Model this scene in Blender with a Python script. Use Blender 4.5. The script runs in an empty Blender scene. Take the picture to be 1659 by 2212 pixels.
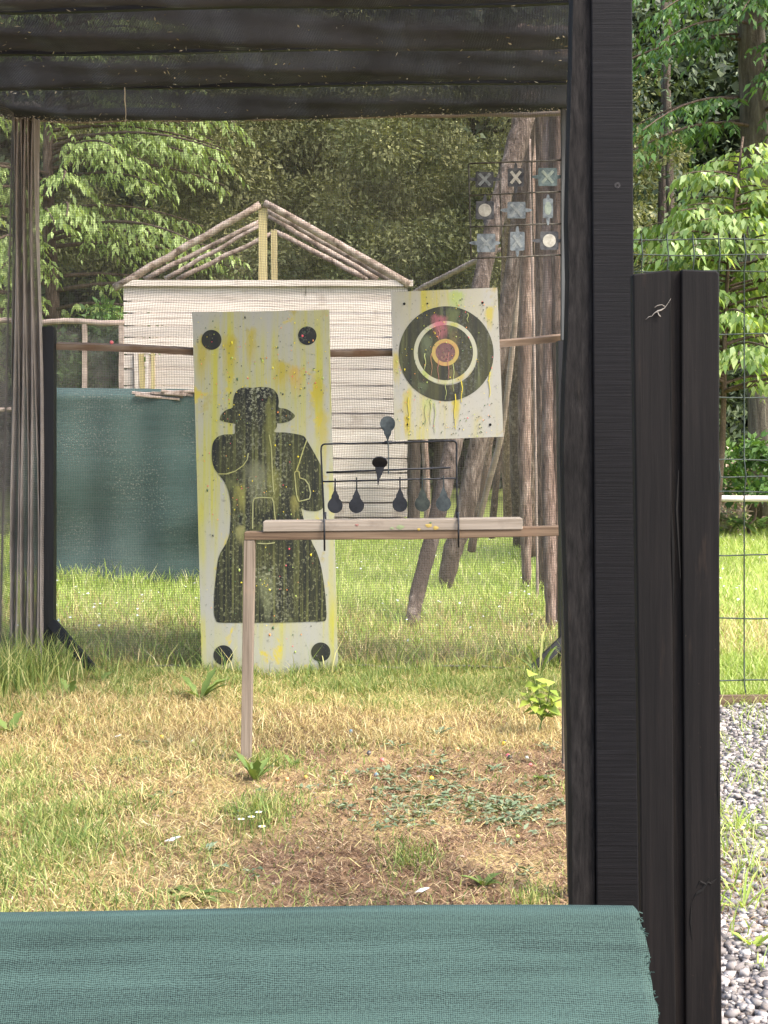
import bpy, math, random
import numpy as np
from mathutils import Vector

R = math.radians
random.seed(7)
RNG = np.random.default_rng(11)
C = bpy.context.scene.collection
SC = bpy.context.scene

# ------------------------------------------------------------------ camera, sky, sun, exposure
F = 3067.0            # focal length measured on a 1659 x 2212 copy of the picture
CX, HY, EYE = 829.5, 930.0, 1.1   # centre column, horizon row, eye height
cam = bpy.data.cameras.new('camera')
cam.sensor_fit = 'VERTICAL'
cam.sensor_height = 36.0
cam.lens = F / 2212.0 * 36.0
cam.shift_y = -(1106.0 - HY) / 2212.0
cam.clip_start = 0.05
cam.clip_end = 500
camo = bpy.data.objects.new('camera', cam)
camo.location = (0, 0, EYE)
camo.rotation_euler = (R(90), 0, 0)
C.objects.link(camo)
SC.camera = camo

SUN_EL, SUN_AZ = R(50), R(125)      # azimuth measured clockwise from +Y (the view direction)
world = bpy.data.worlds.new('World')
SC.world = world
world.use_nodes = True
wn = world.node_tree
sky = wn.nodes.new('ShaderNodeTexSky')
sky.sky_type = 'NISHITA'
sky.sun_disc = False
sky.sun_elevation = SUN_EL
sky.sun_rotation = SUN_AZ
sky.air_density = 1.0
sky.dust_density = 3.0
bg = wn.nodes['Background']
bg.inputs['Strength'].default_value = 0.15
wn.links.new(sky.outputs['Color'], bg.inputs['Color'])
sun = bpy.data.lights.new('sun', 'SUN')
sun.energy = 1.5
sun.angle = R(17)
sun.color = (1.0, 0.95, 0.86)
suno = bpy.data.objects.new('sun', sun)
C.objects.link(suno)
sd = Vector((math.sin(SUN_AZ) * math.cos(SUN_EL), math.cos(SUN_AZ) * math.cos(SUN_EL), math.sin(SUN_EL)))
suno.rotation_euler = sd.to_track_quat('Z', 'Y').to_euler()
SC.view_settings.view_transform = 'Standard'
SC.view_settings.look = 'None'
SC.view_settings.exposure = 2.12
SC.view_settings.gamma = 1.0
SC.render.engine = 'CYCLES'
SC.cycles.max_bounces = 8
SC.cycles.transparent_max_bounces = 12


def P(u, v, Y):
    """the point of the place at distance Y that the survey of the picture puts at column u, row v"""
    return ((u - CX) / F * Y, Y, EYE - (v - HY) / F * Y)


def GY(v):
    return EYE * F / (v - HY)


# ------------------------------------------------------------------ material helpers
def nn(nt, t, ins=None, **props):
    n = nt.nodes.new(t)
    for k, v in props.items():
        setattr(n, k, v)
    for k, v in (ins or {}).items():
        s = n.inputs[k]
        if isinstance(v, bpy.types.NodeSocket):
            nt.links.new(v, s)
        else:
            s.default_value = v
    return n


def col(c):
    return (c[0], c[1], c[2], 1.0)


def ramp(nt, fac, stops, interp='LINEAR'):
    n = nt.nodes.new('ShaderNodeValToRGB')
    n.color_ramp.interpolation = interp
    e = n.color_ramp.elements
    while len(e) < len(stops):
        e.new(0.5)
    for i, (p, c) in enumerate(stops):
        e[i].position = p
        e[i].color = col(c) if len(c) == 3 else c
    nt.links.new(fac, n.inputs[0])
    return n.outputs[0]


def gray(a):
    return (a, a, a)


def mix(nt, fac, a, b, mode='MIX'):
    n = nt.nodes.new('ShaderNodeMix')
    n.data_type = 'RGBA'
    n.blend_type = mode
    for s, v in ((n.inputs[0], fac), (n.inputs[6], a), (n.inputs[7], b)):
        if isinstance(v, bpy.types.NodeSocket):
            nt.links.new(v, s)
        elif isinstance(v, (int, float)):
            s.default_value = v
        else:
            s.default_value = col(v)
    return n.outputs[2]


def math_(nt, op, a, b=0.0, clamp=False):
    n = nt.nodes.new('ShaderNodeMath')
    n.operation = op
    n.use_clamp = clamp
    for i, v in enumerate((a, b)):
        if isinstance(v, bpy.types.NodeSocket):
            nt.links.new(v, n.inputs[i])
        else:
            n.inputs[i].default_value = v
    return n.outputs[0]


def noise(nt, vec, scale, detail=4.0, rough=0.6, stretch=None, dist=0.0, loc=(0, 0, 0)):
    if stretch:
        vec = nn(nt, 'ShaderNodeMapping', {'Vector': vec, 'Scale': stretch, 'Location': loc}).outputs[0]
    return nn(nt, 'ShaderNodeTexNoise', {'Vector': vec, 'Scale': scale, 'Detail': detail, 'Roughness': rough, 'Distortion': dist}).outputs['Fac']


def mat(name, rough=0.8, spec=0.3):
    m = bpy.data.materials.new(name)
    m.use_nodes = True
    nt = m.node_tree
    b = nt.nodes['Principled BSDF']
    b.inputs['Roughness'].default_value = rough
    b.inputs['Specular IOR Level'].default_value = spec
    co = nn(nt, 'ShaderNodeTexCoord').outputs['Object']
    return m, nt, b, co


def setcol(nt, b, c):
    if isinstance(c, bpy.types.NodeSocket):
        nt.links.new(c, b.inputs['Base Color'])
    else:
        b.inputs['Base Color'].default_value = col(c)


def bump(nt, b, h, strength=0.4, dist=0.01):
    n = nn(nt, 'ShaderNodeBump', {'Height': h, 'Strength': strength, 'Distance': dist})
    nt.links.new(n.outputs[0], b.inputs['Normal'])


def geo_rand(nt):
    return nn(nt, 'ShaderNodeNewGeometry').outputs['Random Per Island']


def wood_mat(name, stops, grain=(60, 60, 2.5), blot=None, bstr=0.35, rough=0.85, scale=1.0, spec=0.2, vary=0.0):
    m, nt, b, co = mat(name, rough, spec)
    g = noise(nt, co, scale, 6, 0.65, grain, 0.3)
    c = ramp(nt, g, stops)
    if blot:
        q = noise(nt, co, blot[0], 5, 0.6)
        c = mix(nt, ramp(nt, q, [(blot[1], gray(0)), (blot[2], gray(1))]), c, blot[3])
    if vary:
        c = mix(nt, 1.0, c, ramp(nt, geo_rand(nt), [(0, gray(1 - vary)), (1, gray(1.0))]), 'MULTIPLY')
    setcol(nt, b, c)
    bump(nt, b, g, bstr, 0.004)
    return m


def leaf_mat(name, stops, trans=0.45, rough=0.55, spec=0.35):
    m = bpy.data.materials.new(name)
    m.use_nodes = True
    nt = m.node_tree
    b = nt.nodes['Principled BSDF']
    out = nt.nodes['Material Output']
    c = ramp(nt, geo_rand(nt), stops)
    nt.links.new(c, b.inputs['Base Color'])
    b.inputs['Roughness'].default_value = rough
    b.inputs['Specular IOR Level'].default_value = spec
    t = nn(nt, 'ShaderNodeBsdfTranslucent')
    tc = mix(nt, 1.0, c, (1.0, 1.0, 0.45), 'MULTIPLY')
    nt.links.new(tc, t.inputs[0])
    ms = nn(nt, 'ShaderNodeMixShader', {0: trans, 1: b.outputs[0], 2: t.outputs[0]})
    nt.links.new(ms.outputs[0], out.inputs[0])
    return m


M = {}
# hut boards: pale weathered softwood
M['hut_wood'] = wood_mat('hut_wood', [(0.28, (.2, .15, .12)), (0.42, (.49, .415, .35)), (0.75, (.66, .58, .51))], (1.2, 30, 44),
                         (2.2, .58, .74, (.27, .21, .165)), vary=.28)
M['hut_pole'] = wood_mat('hut_pole', [(0.34, (.075, .048, .033)), (0.52, (.29, .22, .172)), (0.75, (.45, .38, .33))], (11, 11, 11), None, .5)
M['post_yellow'] = wood_mat('post_yellow', [(0.3, (.27, .21, .09)), (0.7, (.42, .35, .18))], (50, 50, 2))
M['rail_wood'] = wood_mat('rail_wood', [(0.3, (.08, .05, .03)), (0.55, (.19, .135, .095)), (0.8, (.32, .26, .21))], (2.0, 40, 40),
                          (5, .5, .7, (.12, .065, .035)), .5)
M['bench_pale'] = wood_mat('bench_pale', [(0.3, (.115, .092, .066)), (0.5, (.215, .178, .138)), (0.8, (.28, .242, .195))], (1.6, 60, 60),
                           (9, .55, .8, (.12, .095, .075)), .4)
M['bench_brown'] = wood_mat('bench_brown', [(0.3, (.065, .04, .024)), (0.55, (.14, .095, .06)), (0.8, (.21, .155, .105))], (1.6, 50, 50),
                            (4, .55, .75, (.17, .1, .06)), .4)
M['leg_wood'] = wood_mat('leg_wood', [(0.3, (.09, .068, .047)), (0.5, (.185, .145, .108)), (0.8, (.27, .22, .17))], (60, 60, 1.6),
                         (6, .58, .8, (.24, .17, .12)), .4)
M['pale_rod'] = wood_mat('pale_rod', [(0.3, (.16, .115, .09)), (0.7, (.34, .27, .225))], (10, 10, 10))
M['log_white'] = wood_mat('log_white', [(0.3, (.3, .26, .23)), (0.7, (.5, .46, .43))], (3, 20, 20))


def black_wood(name, grain, hi, base, rough=0.6, brown=None, bstr=.5, spec=.35):
    m, nt, b, co = mat(name, rough, spec)
    g = noise(nt, co, 1.0, 7, 0.7, grain, 0.25)
    f = noise(nt, co, 3.5, 4, .6)
    c = ramp(nt, g, [(0.36, base), (0.56, tuple(.5 * (a + h) for a, h in zip(base, hi))), (0.72, hi)])
    c = mix(nt, ramp(nt, f, [(0.35, gray(0)), (0.7, gray(.55))]), c, base)
    if brown:
        k = noise(nt, co, 1.0, 5, .7, (26, 26, 3.0))
        c = mix(nt, ramp(nt, k, [(0.60, gray(0)), (0.74, gray(1))]), c, brown)
        k2 = noise(nt, co, 160.0, 2, .5)
        c = mix(nt, ramp(nt, k2, [(0.74, gray(0)), (0.8, gray(.6))]), c, tuple(2.2 * q for q in brown))
    setcol(nt, b, c)
    bump(nt, b, g, bstr, 0.003)
    return m


M['post_black'] = black_wood('post_black', (3, 3, 150), (.0105, .0095, .0108), (.003, .0027, .003), .7, None, .5, .15)
M['post_rough'] = black_wood('post_rough', (95, 40, 16), (.034, .030, .028), (.0065, .006, .0058), .85, (.04, .031, .024), .5, .1)
M['board_black'] = black_wood('board_black', (60, 60, 2.2), (.0115, .009, .008), (.0028, .0023, .0022), .7, (.021, .014, .010), .45, .15)
M['board_dark_edge'] = black_wood('board_dark_edge', (60, 60, 3.5), (.018, .013, .01), (.004, .0035, .0035), .8, None, .8, .15)
M['thin_post'] = black_wood('thin_post', (70, 70, 3), (.012, .011, .0115), (.004, .0035, .004), .55)
M['batten_black'] = black_wood('batten_black', (3, 60, 60), (.02, .019, .021), (.005, .005, .006), .5)
M['batten_pale'] = wood_mat('batten_pale', [(0.3, (.04, .04, .04)), (0.7, (.10, .105, .105))], (60, 60, 3))

# bark of the stripped poles
def bark_mat(name, a, b_, c_, sc=(14, 14, 3), patch=None):
    m, nt, b, co = mat(name, .9, .15)
    g = noise(nt, co, 1.0, 7, .65, sc, .5)
    c = ramp(nt, g, [(0.32, a), (0.5, b_), (0.7, c_)])
    if patch:
        c = mix(nt, ramp(nt, noise(nt, co, 1.0, 4, .6, (5, 5, 1.4)), [(0.48, gray(0)), (0.6, gray(1))]), c, patch)
    setcol(nt, b, c)
    bump(nt, b, math_(nt, 'ADD', g, math_(nt, 'MULTIPLY', noise(nt, co, 40, 5, .7), .5)), 1.0, .03)
    return m


M['pole_grey'] = bark_mat('pole_grey', (.03, .022, .016), (.13, .097, .076), (.29, .235, .195), (36, 36, 9), patch=(.07, .052, .04))
M['pole_pink'] = bark_mat('pole_pink', (.06, .04, .03), (.26, .18, .142), (.46, .355, .295), (44, 44, 6), (.16, .108, .083))
M['pole_brown'] = bark_mat('pole_brown', (.03, .021, .016), (.14, .097, .074), (.28, .205, .163), (44, 44, 7), (.075, .052, .04))
M['trunk_dark'] = bark_mat('trunk_dark', (.035, .026, .02), (.075, .058, .045), (.13, .105, .085), (24, 24, 3))
M['trunk_grey'] = bark_mat('trunk_grey', (.045, .037, .028), (.105, .088, .066), (.17, .15, .115), (16, 16, 2.4))
M['twig'] = bark_mat('twig', (.05, .035, .025), (.1, .07, .05), (.16, .12, .09))

# target paint
def target_paint(name, base, stain, cover, chips=None, seed=0.0, extra=None, streak=(26, 26, 1.1), lim=(.46, .62), centre=False, spots=(), floor=.22):
    m, nt, b, co = mat(name, .55, .25)
    s = noise(nt, co, 1.0, 5, .62, streak, .15, (seed, seed, seed))
    big = noise(nt, co, 1.0, 3, .55, (3.2, 3.2, 1.6), .3, (seed * 2, 0, seed))
    f = math_(nt, 'MULTIPLY', ramp(nt, s, [(lim[0] - .14, gray(floor)), (lim[0], gray(floor + .25)), (lim[1], gray(1))]),
              ramp(nt, big, [(.38, gray(.1)), (.58, gray(1))]))
    f = math_(nt, 'MULTIPLY', f, cover)
    c = mix(nt, f, base, stain)
    s2 = noise(nt, co, 1.0, 4, .6, (9, 9, 7), .4, (seed + 5, 3, 1))
    c = mix(nt, ramp(nt, s2, [(.62, gray(0)), (.72, gray(cover * .8))]), c, (stain[0] * .85, stain[1] * .72, stain[2]))
    if extra:
        for (sc, lo, hi, ec, amt, off) in extra:
            e = noise(nt, co, 1.0, 5, .65, sc, .3, off)
            c = mix(nt, ramp(nt, e, [(lo, gray(0)), (hi, gray(amt))]), c, ec)
    if chips:
        k = noise(nt, co, 70.0, 3, .7)
        k2 = noise(nt, co, 1.0, 2, .5, (6, 6, 4), 0, (seed, 1, seed))
        kk = math_(nt, 'MULTIPLY', ramp(nt, k, [(.52, gray(0)), (.6, gray(1))]), ramp(nt, k2, [(.46, gray(0)), (.62, gray(1))]))
        if centre:                       # knocked bare where most shots land
            sp = nn(nt, 'ShaderNodeSeparateXYZ', {0: co})
            dx = math_(nt, 'MULTIPLY', math_(nt, 'ABSOLUTE', math_(nt, 'ADD', sp.outputs[0], .03)), -7.0)
            kk = math_(nt, 'MULTIPLY', kk, math_(nt, 'ADD', dx, 1.15, True))
        c = mix(nt, math_(nt, 'MULTIPLY', kk, chips[1]), c, chips[0])
    if spots:
        sp = nn(nt, 'ShaderNodeSeparateXYZ', {0: co})
        wob = noise(nt, co, 1.0, 6, .7, (34, 34, 15), .3, (seed, 2, seed))
        wob2 = noise(nt, co, 1.0, 4, .6, (46, 46, 1.4), .1, (seed, 7, seed))
        for (sx, sz, rx, rz, sc_, amt) in spots:      # splash that runs down into drips
            ax = math_(nt, 'DIVIDE', math_(nt, 'ADD', sp.outputs[0], -sx), rx)
            az_ = math_(nt, 'DIVIDE', math_(nt, 'ADD', sp.outputs[2], -sz), rz)
            dn = math_(nt, 'MULTIPLY', math_(nt, 'MINIMUM', az_, 0.0), .28)
            upz = math_(nt, 'MAXIMUM', az_, 0.0)
            q = math_(nt, 'ADD', math_(nt, 'MULTIPLY', ax, ax), math_(nt, 'ADD', math_(nt, 'MULTIPLY', dn, dn), math_(nt, 'MULTIPLY', upz, upz)))
            q = math_(nt, 'SUBTRACT', 1.35, math_(nt, 'SQRT', q))
            w_ = mix(nt, math_(nt, 'MULTIPLY', dn, -1.6, True), wob, wob2)
            q = math_(nt, 'MULTIPLY', q, math_(nt, 'MULTIPLY', nn(nt, 'ShaderNodeRGBToBW', {0: w_}).outputs[0], 1.0))
            c = mix(nt, ramp(nt, q, [(.30, gray(0)), (.42, gray(amt * .55)), (.58, gray(amt))]), c, sc_)
    d = noise(nt, co, 190.0, 2, .5)
    c = mix(nt, ramp(nt, d, [(.70, gray(0)), (.76, gray(.7))]), c, (.07, .06, .035))
    setcol(nt, b, c)
    bump(nt, b, d, .15, .003)
    return m


def z1rel(x, y):          # survey of the silhouette board -> metres from its foot
    k = .68743 * .54861 / F * 6.43
    return ((x - 497) * k, (2127 - y) * k)


def z2rel(x, y):          # survey of the bullseye board -> metres from its foot
    k = .3316 * .54861 / F * 6.42
    return ((x - 765) * k, (1890 - y) * k)


def sp1(x, y, rx, rz, c, a):
    k = .68743 * .54861 / F * 6.43
    return (*z1rel(x, y), rx * k, rz * k, c, a)


def sp2(x, y, rx, rz, c, a):
    k = .3316 * .54861 / F * 6.42
    return (*z2rel(x, y), rx * k, rz * k, c, a)


DY, LY_, OL = (.31, .255, .024), (.30, .30, .085), (.085, .088, .024)
SP_FIG = [sp1(x, y, rx, rz, c, a) for x, y, rx, rz, c, a in ((270, 240, 75, 90, DY, .85), (110, 250, 70, 90, DY, .8), (390, 190, 50, 80, DY, .8), (570, 370, 90, 70, DY, .9), (650, 400, 60, 60, (.38, .24, .03), .7),
          (770, 480, 70, 80, DY, .7), (800, 680, 60, 110, DY, .7), (330, 420, 160, 120, LY_, .45), (600, 520, 150, 100, LY_, .4), (180, 620, 90, 150, LY_, .4), (120, 900, 60, 200, LY_, .35), (760, 900, 90, 200, LY_, .35))]
SP_BLK = [sp1(x, y, rx, rz, c, a) for x, y, rx, rz, c, a in ((330, 1070, 60, 55, (.2, .19, .05), .8), (420, 960, 110, 90, (.17, .17, .10), .6), (520, 1000, 60, 90, (.16, .16, .04), .7), (330, 1300, 40, 40, (.22, .21, .08), .8), (500, 650, 50, 150, (.15, .15, .04), .7),
          (480, 1600, 80, 90, (.15, .16, .08), .6), (640, 1130, 40, 40, (.2, .18, .05), .7), (260, 900, 110, 140, OL, .2), (640, 850, 120, 160, OL, .2), (470, 1350, 200, 140, OL, .2))]
PK = (.33, .10, .12)
SP_BUL = [sp2(x, y, rx, rz, c, a) for x, y, rx, rz, c, a in ((900, 190, 170, 90, (.24, .29, .075), .85), (1290, 370, 90, 100, DY, .8), (180, 950, 70, 160, DY, .75), (310, 1370, 90, 110, DY, .7), (310, 1660, 60, 80, (.30, .23, .02), .9), (890, 1480, 85, 100, DY, .85), (1310, 900, 40, 200, LY_, .35), (560, 1450, 130, 60, (.25, .28, .1), .6))]
SP_RNG = [sp2(x, y, rx, rz, c, a) for x, y, rx, rz, c, a in ((700, 470, 170, 95, (.22, .075, .085), .85), (740, 600, 80, 60, (.2, .08, .08), .7), (850, 400, 130, 110, (.085, .10, .04), .8), (540, 720, 110, 110, (.09, .105, .06), .8), (860, 720, 110, 200, (.1, .08, .035), .8), (500, 1250, 100, 50, (.08, .10, .05), .6), (860, 1130, 90, 90, (.1, .085, .04), .7))]
SP_WHT = [sp2(x, y, rx, rz, c, a) for x, y, rx, rz, c, a in ((690, 510, 170, 80, PK, .95), (860, 540, 100, 60, (.29, .28, .06), .8), (940, 1120, 90, 60, (.3, .24, .05), .8), (520, 1110, 80, 60, (.24, .28, .07), .8))]
YEL = (.33, .31, .055)
M['sheet_white'] = target_paint('sheet_white', (.285, .28, .245), YEL, 1.0, None, 0.0, [((60, 60, 44), .6, .68, (.1, .095, .07), .45, (3, 1, 2)), ((7, 7, 5), .60, .66, (.42, .33, .025), .8, (1, 4, 2))], (30, 30, .9), (.46, .62), spots=SP_FIG, floor=.06)
M['figure_black'] = target_paint('figure_black', (.0075, .0082, .0095), (.095, .098, .03), .9, ((.27, .27, .18), .95), 2.0, [((95, 95, 70), .56, .62, (.16, .16, .08), .75, (4, 1, 3)), ((14, 14, 10), .58, .66, (.10, .105, .04), .6, (1, 6, 2)), ((75, 75, 1.3), .57, .63, (.006, .007, .008), .85, (2, 8, 1))], (70, 70, .9), (.52, .60), floor=.05, centre=True, spots=SP_BLK)
M['dot_black'] = target_paint('dot_black', (.010, .011, .014), (.05, .05, .018), .5, ((.3, .3, .2), .3), 4.0)
M['line_cream'] = target_paint('line_cream', (.27, .27, .15), YEL, .7, None, 1.0)
M['sheet_grey'] = target_paint('sheet_grey', (.275, .265, .235), (.31, .27, .03), .9, None, 7.3, [((60, 60, 44), .6, .68, (.1, .09, .07), .45, (3, 1, 2))], (16, 16, .8), (.52, .64), spots=SP_BUL, floor=.03)
PINK = (.42, .1, .13)
M['ring_black'] = target_paint('ring_black', (.010, .011, .015), (.055, .054, .022), .8, ((.13, .13, .13), .35), 3.0,
                               [((30, 30, 1.6), .56, .68, (.11, .12, .055), .7, (1, 2, 3)), ((22, 22, 1.6), .62, .72, (.15, .045, .05), .6, (6, 2, 1))], spots=SP_RNG)
M['ring_white'] = target_paint('ring_white', (.30, .295, .24), (.26, .25, .07), .55, None, 5.0, [((4, 4, 3), .5, .62, (.34, .11, .1), .0, (.3, 0, 2.2))], spots=SP_WHT)
M['ring_orange'] = target_paint('ring_orange', (.29, .2, .075), (.28, .23, .06), .8, None, 6.0, [((6, 6, 5), .48, .6, (.32, .1, .065), .9, (2, 0, 2))])
M['ring_pink'] = target_paint('ring_pink', (.1, .05, .055), (.13, .08, .04), .7, ((.3, .2, .12), .4), 8.0, [((10, 10, 6), .5, .62, (.3, .12, .1), .9, (2, 0, 2))])


def metal_mat(name, a, b_, rough=.5, metallic=.35, sc=45):
    m, nt, b, co = mat(name, rough, .25)
    c = ramp(nt, noise(nt, co, sc, 6, .7), [(.36, a), (.62, b_)])
    setcol(nt, b, c)
    b.inputs['Metallic'].default_value = metallic
    return m


M['rod_black'] = metal_mat('rod_black', (.006, .006, .007), (.025, .026, .03))
M['paddle_dark'] = metal_mat('paddle_dark', (.004, .0045, .006), (.013, .014, .017), .5, 0, 30)
M['paddle_green'] = metal_mat('paddle_green', (.009, .012, .0105), (.034, .04, .033), .45, 0, 30)
M['paddle_teal'] = metal_mat('paddle_teal', (.007, .011, .012), (.042, .05, .05), .45, 0, 24)
M['wire_frame'] = metal_mat('wire_frame', (.02, .016, .012), (.10, .09, .07), .6, 0)
M['plate_grey'] = metal_mat('plate_grey', (.06, .07, .078), (.17, .19, .195), .6, .15, 40)
M['plate_dark'] = metal_mat('plate_dark', (.022, .023, .027), (.085, .085, .085), .6, .15, 40)
M['plate_teal'] = metal_mat('plate_teal', (.04, .06, .06), (.11, .14, .135), .6, .15, 40)
M['mark_pale'] = metal_mat('mark_pale', (.25, .235, .195), (.40, .38, .32), .7, 0, 50)
M['mark_dim'] = metal_mat('mark_dim', (.10, .112, .112), (.22, .235, .225), .7, 0, 50)
M['mark_green'] = metal_mat('mark_green', (.12, .15, .13), (.22, .25, .2), .7, 0, 50)
M['fence_wire'] = metal_mat('fence_wire', (.025, .035, .027), (.06, .072, .058), .4, .3)
M['screw'] = metal_mat('screw', (.008, .007, .008), (.05, .045, .042), .5, .3, 400)

for nm, c, rg in (('net_strand', (.085, .072, .062), .85), ('net_roof', (.050, .055, .074), .5), ('net_dusty', (.27, .23, .20), .9), ('thread', (.2, .18, .155), .9)):
    m, nt, b, co = mat(nm, rg, .3)
    k = noise(nt, co, 2.2, 4, .6)
    setcol(nt, b, ramp(nt, k, [(.35, tuple(x * .7 for x in c)), (.65, tuple(x * 1.5 for x in c))]))
    M[nm] = m


def cloth_mat(name, dark, light, px, pz, specks=None):
    m, nt, b, co = mat(name, .8, .25)
    uv = nn(nt, 'ShaderNodeTexCoord').outputs['UV']
    dst = noise(nt, uv, 9.0, 3, .6)
    uvw = nn(nt, 'ShaderNodeVectorMath', {0: uv, 1: nn(nt, 'ShaderNodeCombineXYZ', {0: math_(nt, 'MULTIPLY', dst, .012), 1: math_(nt, 'MULTIPLY', dst, .02)}).outputs[0]}, operation='ADD').outputs[0]
    w1 = nn(nt, 'ShaderNodeTexWave', {'Vector': uvw, 'Scale': px, 'Distortion': 1.2, 'Detail': 3.0, 'Detail Scale': 2.0}, bands_direction='X').outputs['Fac']
    w2 = nn(nt, 'ShaderNodeTexWave', {'Vector': uvw, 'Scale': pz, 'Distortion': 1.2, 'Detail': 3.0, 'Detail Scale': 2.0}, bands_direction='Y').outputs['Fac']
    g = noise(nt, uv, 1.0, 5, .75, (260, 380, 1))
    h = math_(nt, 'ADD', math_(nt, 'MULTIPLY', w1, .25), math_(nt, 'MULTIPLY', w2, .28))
    h = math_(nt, 'ADD', h, math_(nt, 'MULTIPLY', g, 1.0))
    s = noise(nt, uv, 1.0, 6, .7, (2.2, 46, 1))
    lo = noise(nt, uv, 1.0, 4, .6, (2.5, 5, 1))
    h2 = math_(nt, 'ADD', h, math_(nt, 'ADD', math_(nt, 'MULTIPLY', s, .75), math_(nt, 'MULTIPLY', lo, .3)))
    c = ramp(nt, math_(nt, 'MULTIPLY', h2, .47), [(.44, dark), (.58, tuple(.5 * (x + y) for x, y in zip(dark, light))), (.70, light)])
    if specks:
        k = math_(nt, 'MULTIPLY', ramp(nt, noise(nt, uv, 75.0, 3, .6), [(.56, gray(0)), (.63, gray(1))]), ramp(nt, noise(nt, uv, 2.2, 3, .5), [(.38, gray(.1)), (.6, gray(.9))]))
        c = mix(nt, k, c, specks)
    setcol(nt, b, c)
    bump(nt, b, h, .35, .002)
    return m


M['cloth_near'] = cloth_mat('cloth_near', (.0028, .0085, .0076), (.046, .083, .071), 125, 150)
M['cloth_far'] = cloth_mat('cloth_far', (.012, .025, .021), (.052, .088, .076), 110, 110, (.15, .15, .12))
M['shade_net'] = None
m, nt, b, co = mat('shade_net', .9, .1)
setcol(nt, b, ramp(nt, noise(nt, co, 14, 5, .6), [(.35, (.03, .028, .026)), (.7, (.07, .065, .06))]))
tr = nn(nt, 'ShaderNodeBsdfTransparent')
ms = nn(nt, 'ShaderNodeMixShader', {0: .66, 1: tr.outputs[0], 2: b.outputs[0]})
nt.links.new(ms.outputs[0], nt.nodes['Material Output'].inputs[0])
M['shade_net'] = m

M['leaf_bright'] = leaf_mat('leaf_bright', [(0, (.14, .2, .05)), (.5, (.27, .36, .11)), (1, (.44, .53, .21))])
M['leaf_fresh'] = leaf_mat('leaf_fresh', [(0, (.11, .18, .045)), (.5, (.2, .3, .08)), (1, (.42, .5, .18))], .45, .4, .5)
M['leaf_mid'] = leaf_mat('leaf_mid', [(0, (.05, .105, .025)), (.6, (.09, .17, .04)), (1, (.15, .25, .065))], .4, .45, .45)
M['leaf_yew'] = leaf_mat('leaf_yew', [(0, (.09, .10, .045)), (.6, (.15, .16, .075)), (1, (.22, .225, .115))], .25, .8, .1)
ly = M['leaf_yew'].node_tree                      # crowns differ in tone from branch to branch
pb = ly.nodes['Principled BSDF']
src = pb.inputs['Base Color'].links[0].from_socket
ps_ = nn(ly, 'ShaderNodeNewGeometry').outputs['Position']
tn = ramp(ly, noise(ly, ps_, 1.1, 3, .5), [(.36, (.55, .6, .5)), (.5, gray(1)), (.66, (1.4, 1.3, 1.15))])
ly.links.new(mix(ly, 1.0, src, tn, 'MULTIPLY'), pb.inputs['Base Color'])
M['leaf_olive'] = leaf_mat('leaf_olive', [(0, (.12, .13, .05)), (.6, (.22, .22, .1)), (1, (.34, .32, .17))], .3)
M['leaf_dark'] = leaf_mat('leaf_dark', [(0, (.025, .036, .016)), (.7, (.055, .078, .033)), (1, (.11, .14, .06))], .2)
M['leaf_weed'] = leaf_mat('leaf_weed', [(0, (.10, .15, .035)), (1, (.2, .27, .075))], .3, .6, .3)
M['leaf_sapling'] = leaf_mat('leaf_sapling', [(0, (.24, .33, .05)), (1, (.42, .50, .10))], .4, .4, .5)
M['leaf_greygreen'] = leaf_mat('leaf_greygreen', [(0, (.10, .14, .075)), (1, (.24, .29, .17))], .2, .6)
M['grass_lawn'] = leaf_mat('grass_lawn', [(0, (.22, .32, .055)), (.5, (.36, .46, .09)), (.8, (.5, .55, .18)), (1, (.6, .55, .3))], .35)
M['grass_green'] = leaf_mat('grass_green', [(0, (.09, .15, .035)), (.45, (.20, .27, .065)), (.8, (.36, .38, .12)), (1, (.52, .45, .2))], .35)
M['straw'] = leaf_mat('straw', [(0, (.18, .11, .05)), (.4, (.40, .29, .12)), (.8, (.56, .45, .19)), (1, (.64, .56, .33))], .15, .7)
M['dry_leaf'] = leaf_mat('dry_leaf', [(0, (.075, .04, .022)), (.5, (.19, .115, .066)), (.9, (.30, .2, .125)), (1, (.36, .3, .23))], .1, .7)
M['brown_straw'] = leaf_mat('brown_straw', [(0, (.075, .038, .022)), (.5, (.22, .125, .07)), (.85, (.38, .25, .14)), (1, (.52, .4, .24))], .1, .8)
M['litter'] = leaf_mat('litter', [(0, (.2, .17, .13)), (.6, (.4, .35, .28)), (1, (.6, .57, .5))], .2, .8)
M['petal'] = leaf_mat('petal', [(0, (.75, .75, .72)), (1, (.85, .85, .83))], .2)
M['brush_dry'] = leaf_mat('brush_dry', [(0, (.27, .19, .14)), (1, (.55, .44, .35))], .1, .8)

m, nt, b, co = mat('gravel_stone', .85, .25)
c = ramp(nt, geo_rand(nt), [(0, (.095, .085, .08)), (.45, (.225, .203, .19)), (.8, (.35, .32, .298)), (1, (.48, .45, .42))])
c = mix(nt, ramp(nt, noise(nt, co, 60, 4, .6), [(.4, gray(0)), (.7, gray(.5))]), c, (.28, .22, .18))
setcol(nt, b, c)
M['gravel_stone'] = m
for nm, c in (('ball_yellow', (.75, .5, .02)), ('ball_pink', (.7, .13, .15)), ('ball_blue', (.09, .2, .26)), ('ball_dark', (.05, .055, .06)), ('ball_green', (.35, .45, .1)),
              ('ball_white', (.7, .66, .6)), ('ball_orange', (.75, .36, .12))):
    m, nt, b, co = mat(nm, .35, .5)
    setcol(nt, b, mix(nt, ramp(nt, noise(nt, co, 90, 4, .6), [(.5, gray(0)), (.7, gray(.7))]), c, (.3, .2, .12)))
    M[nm] = m
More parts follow.
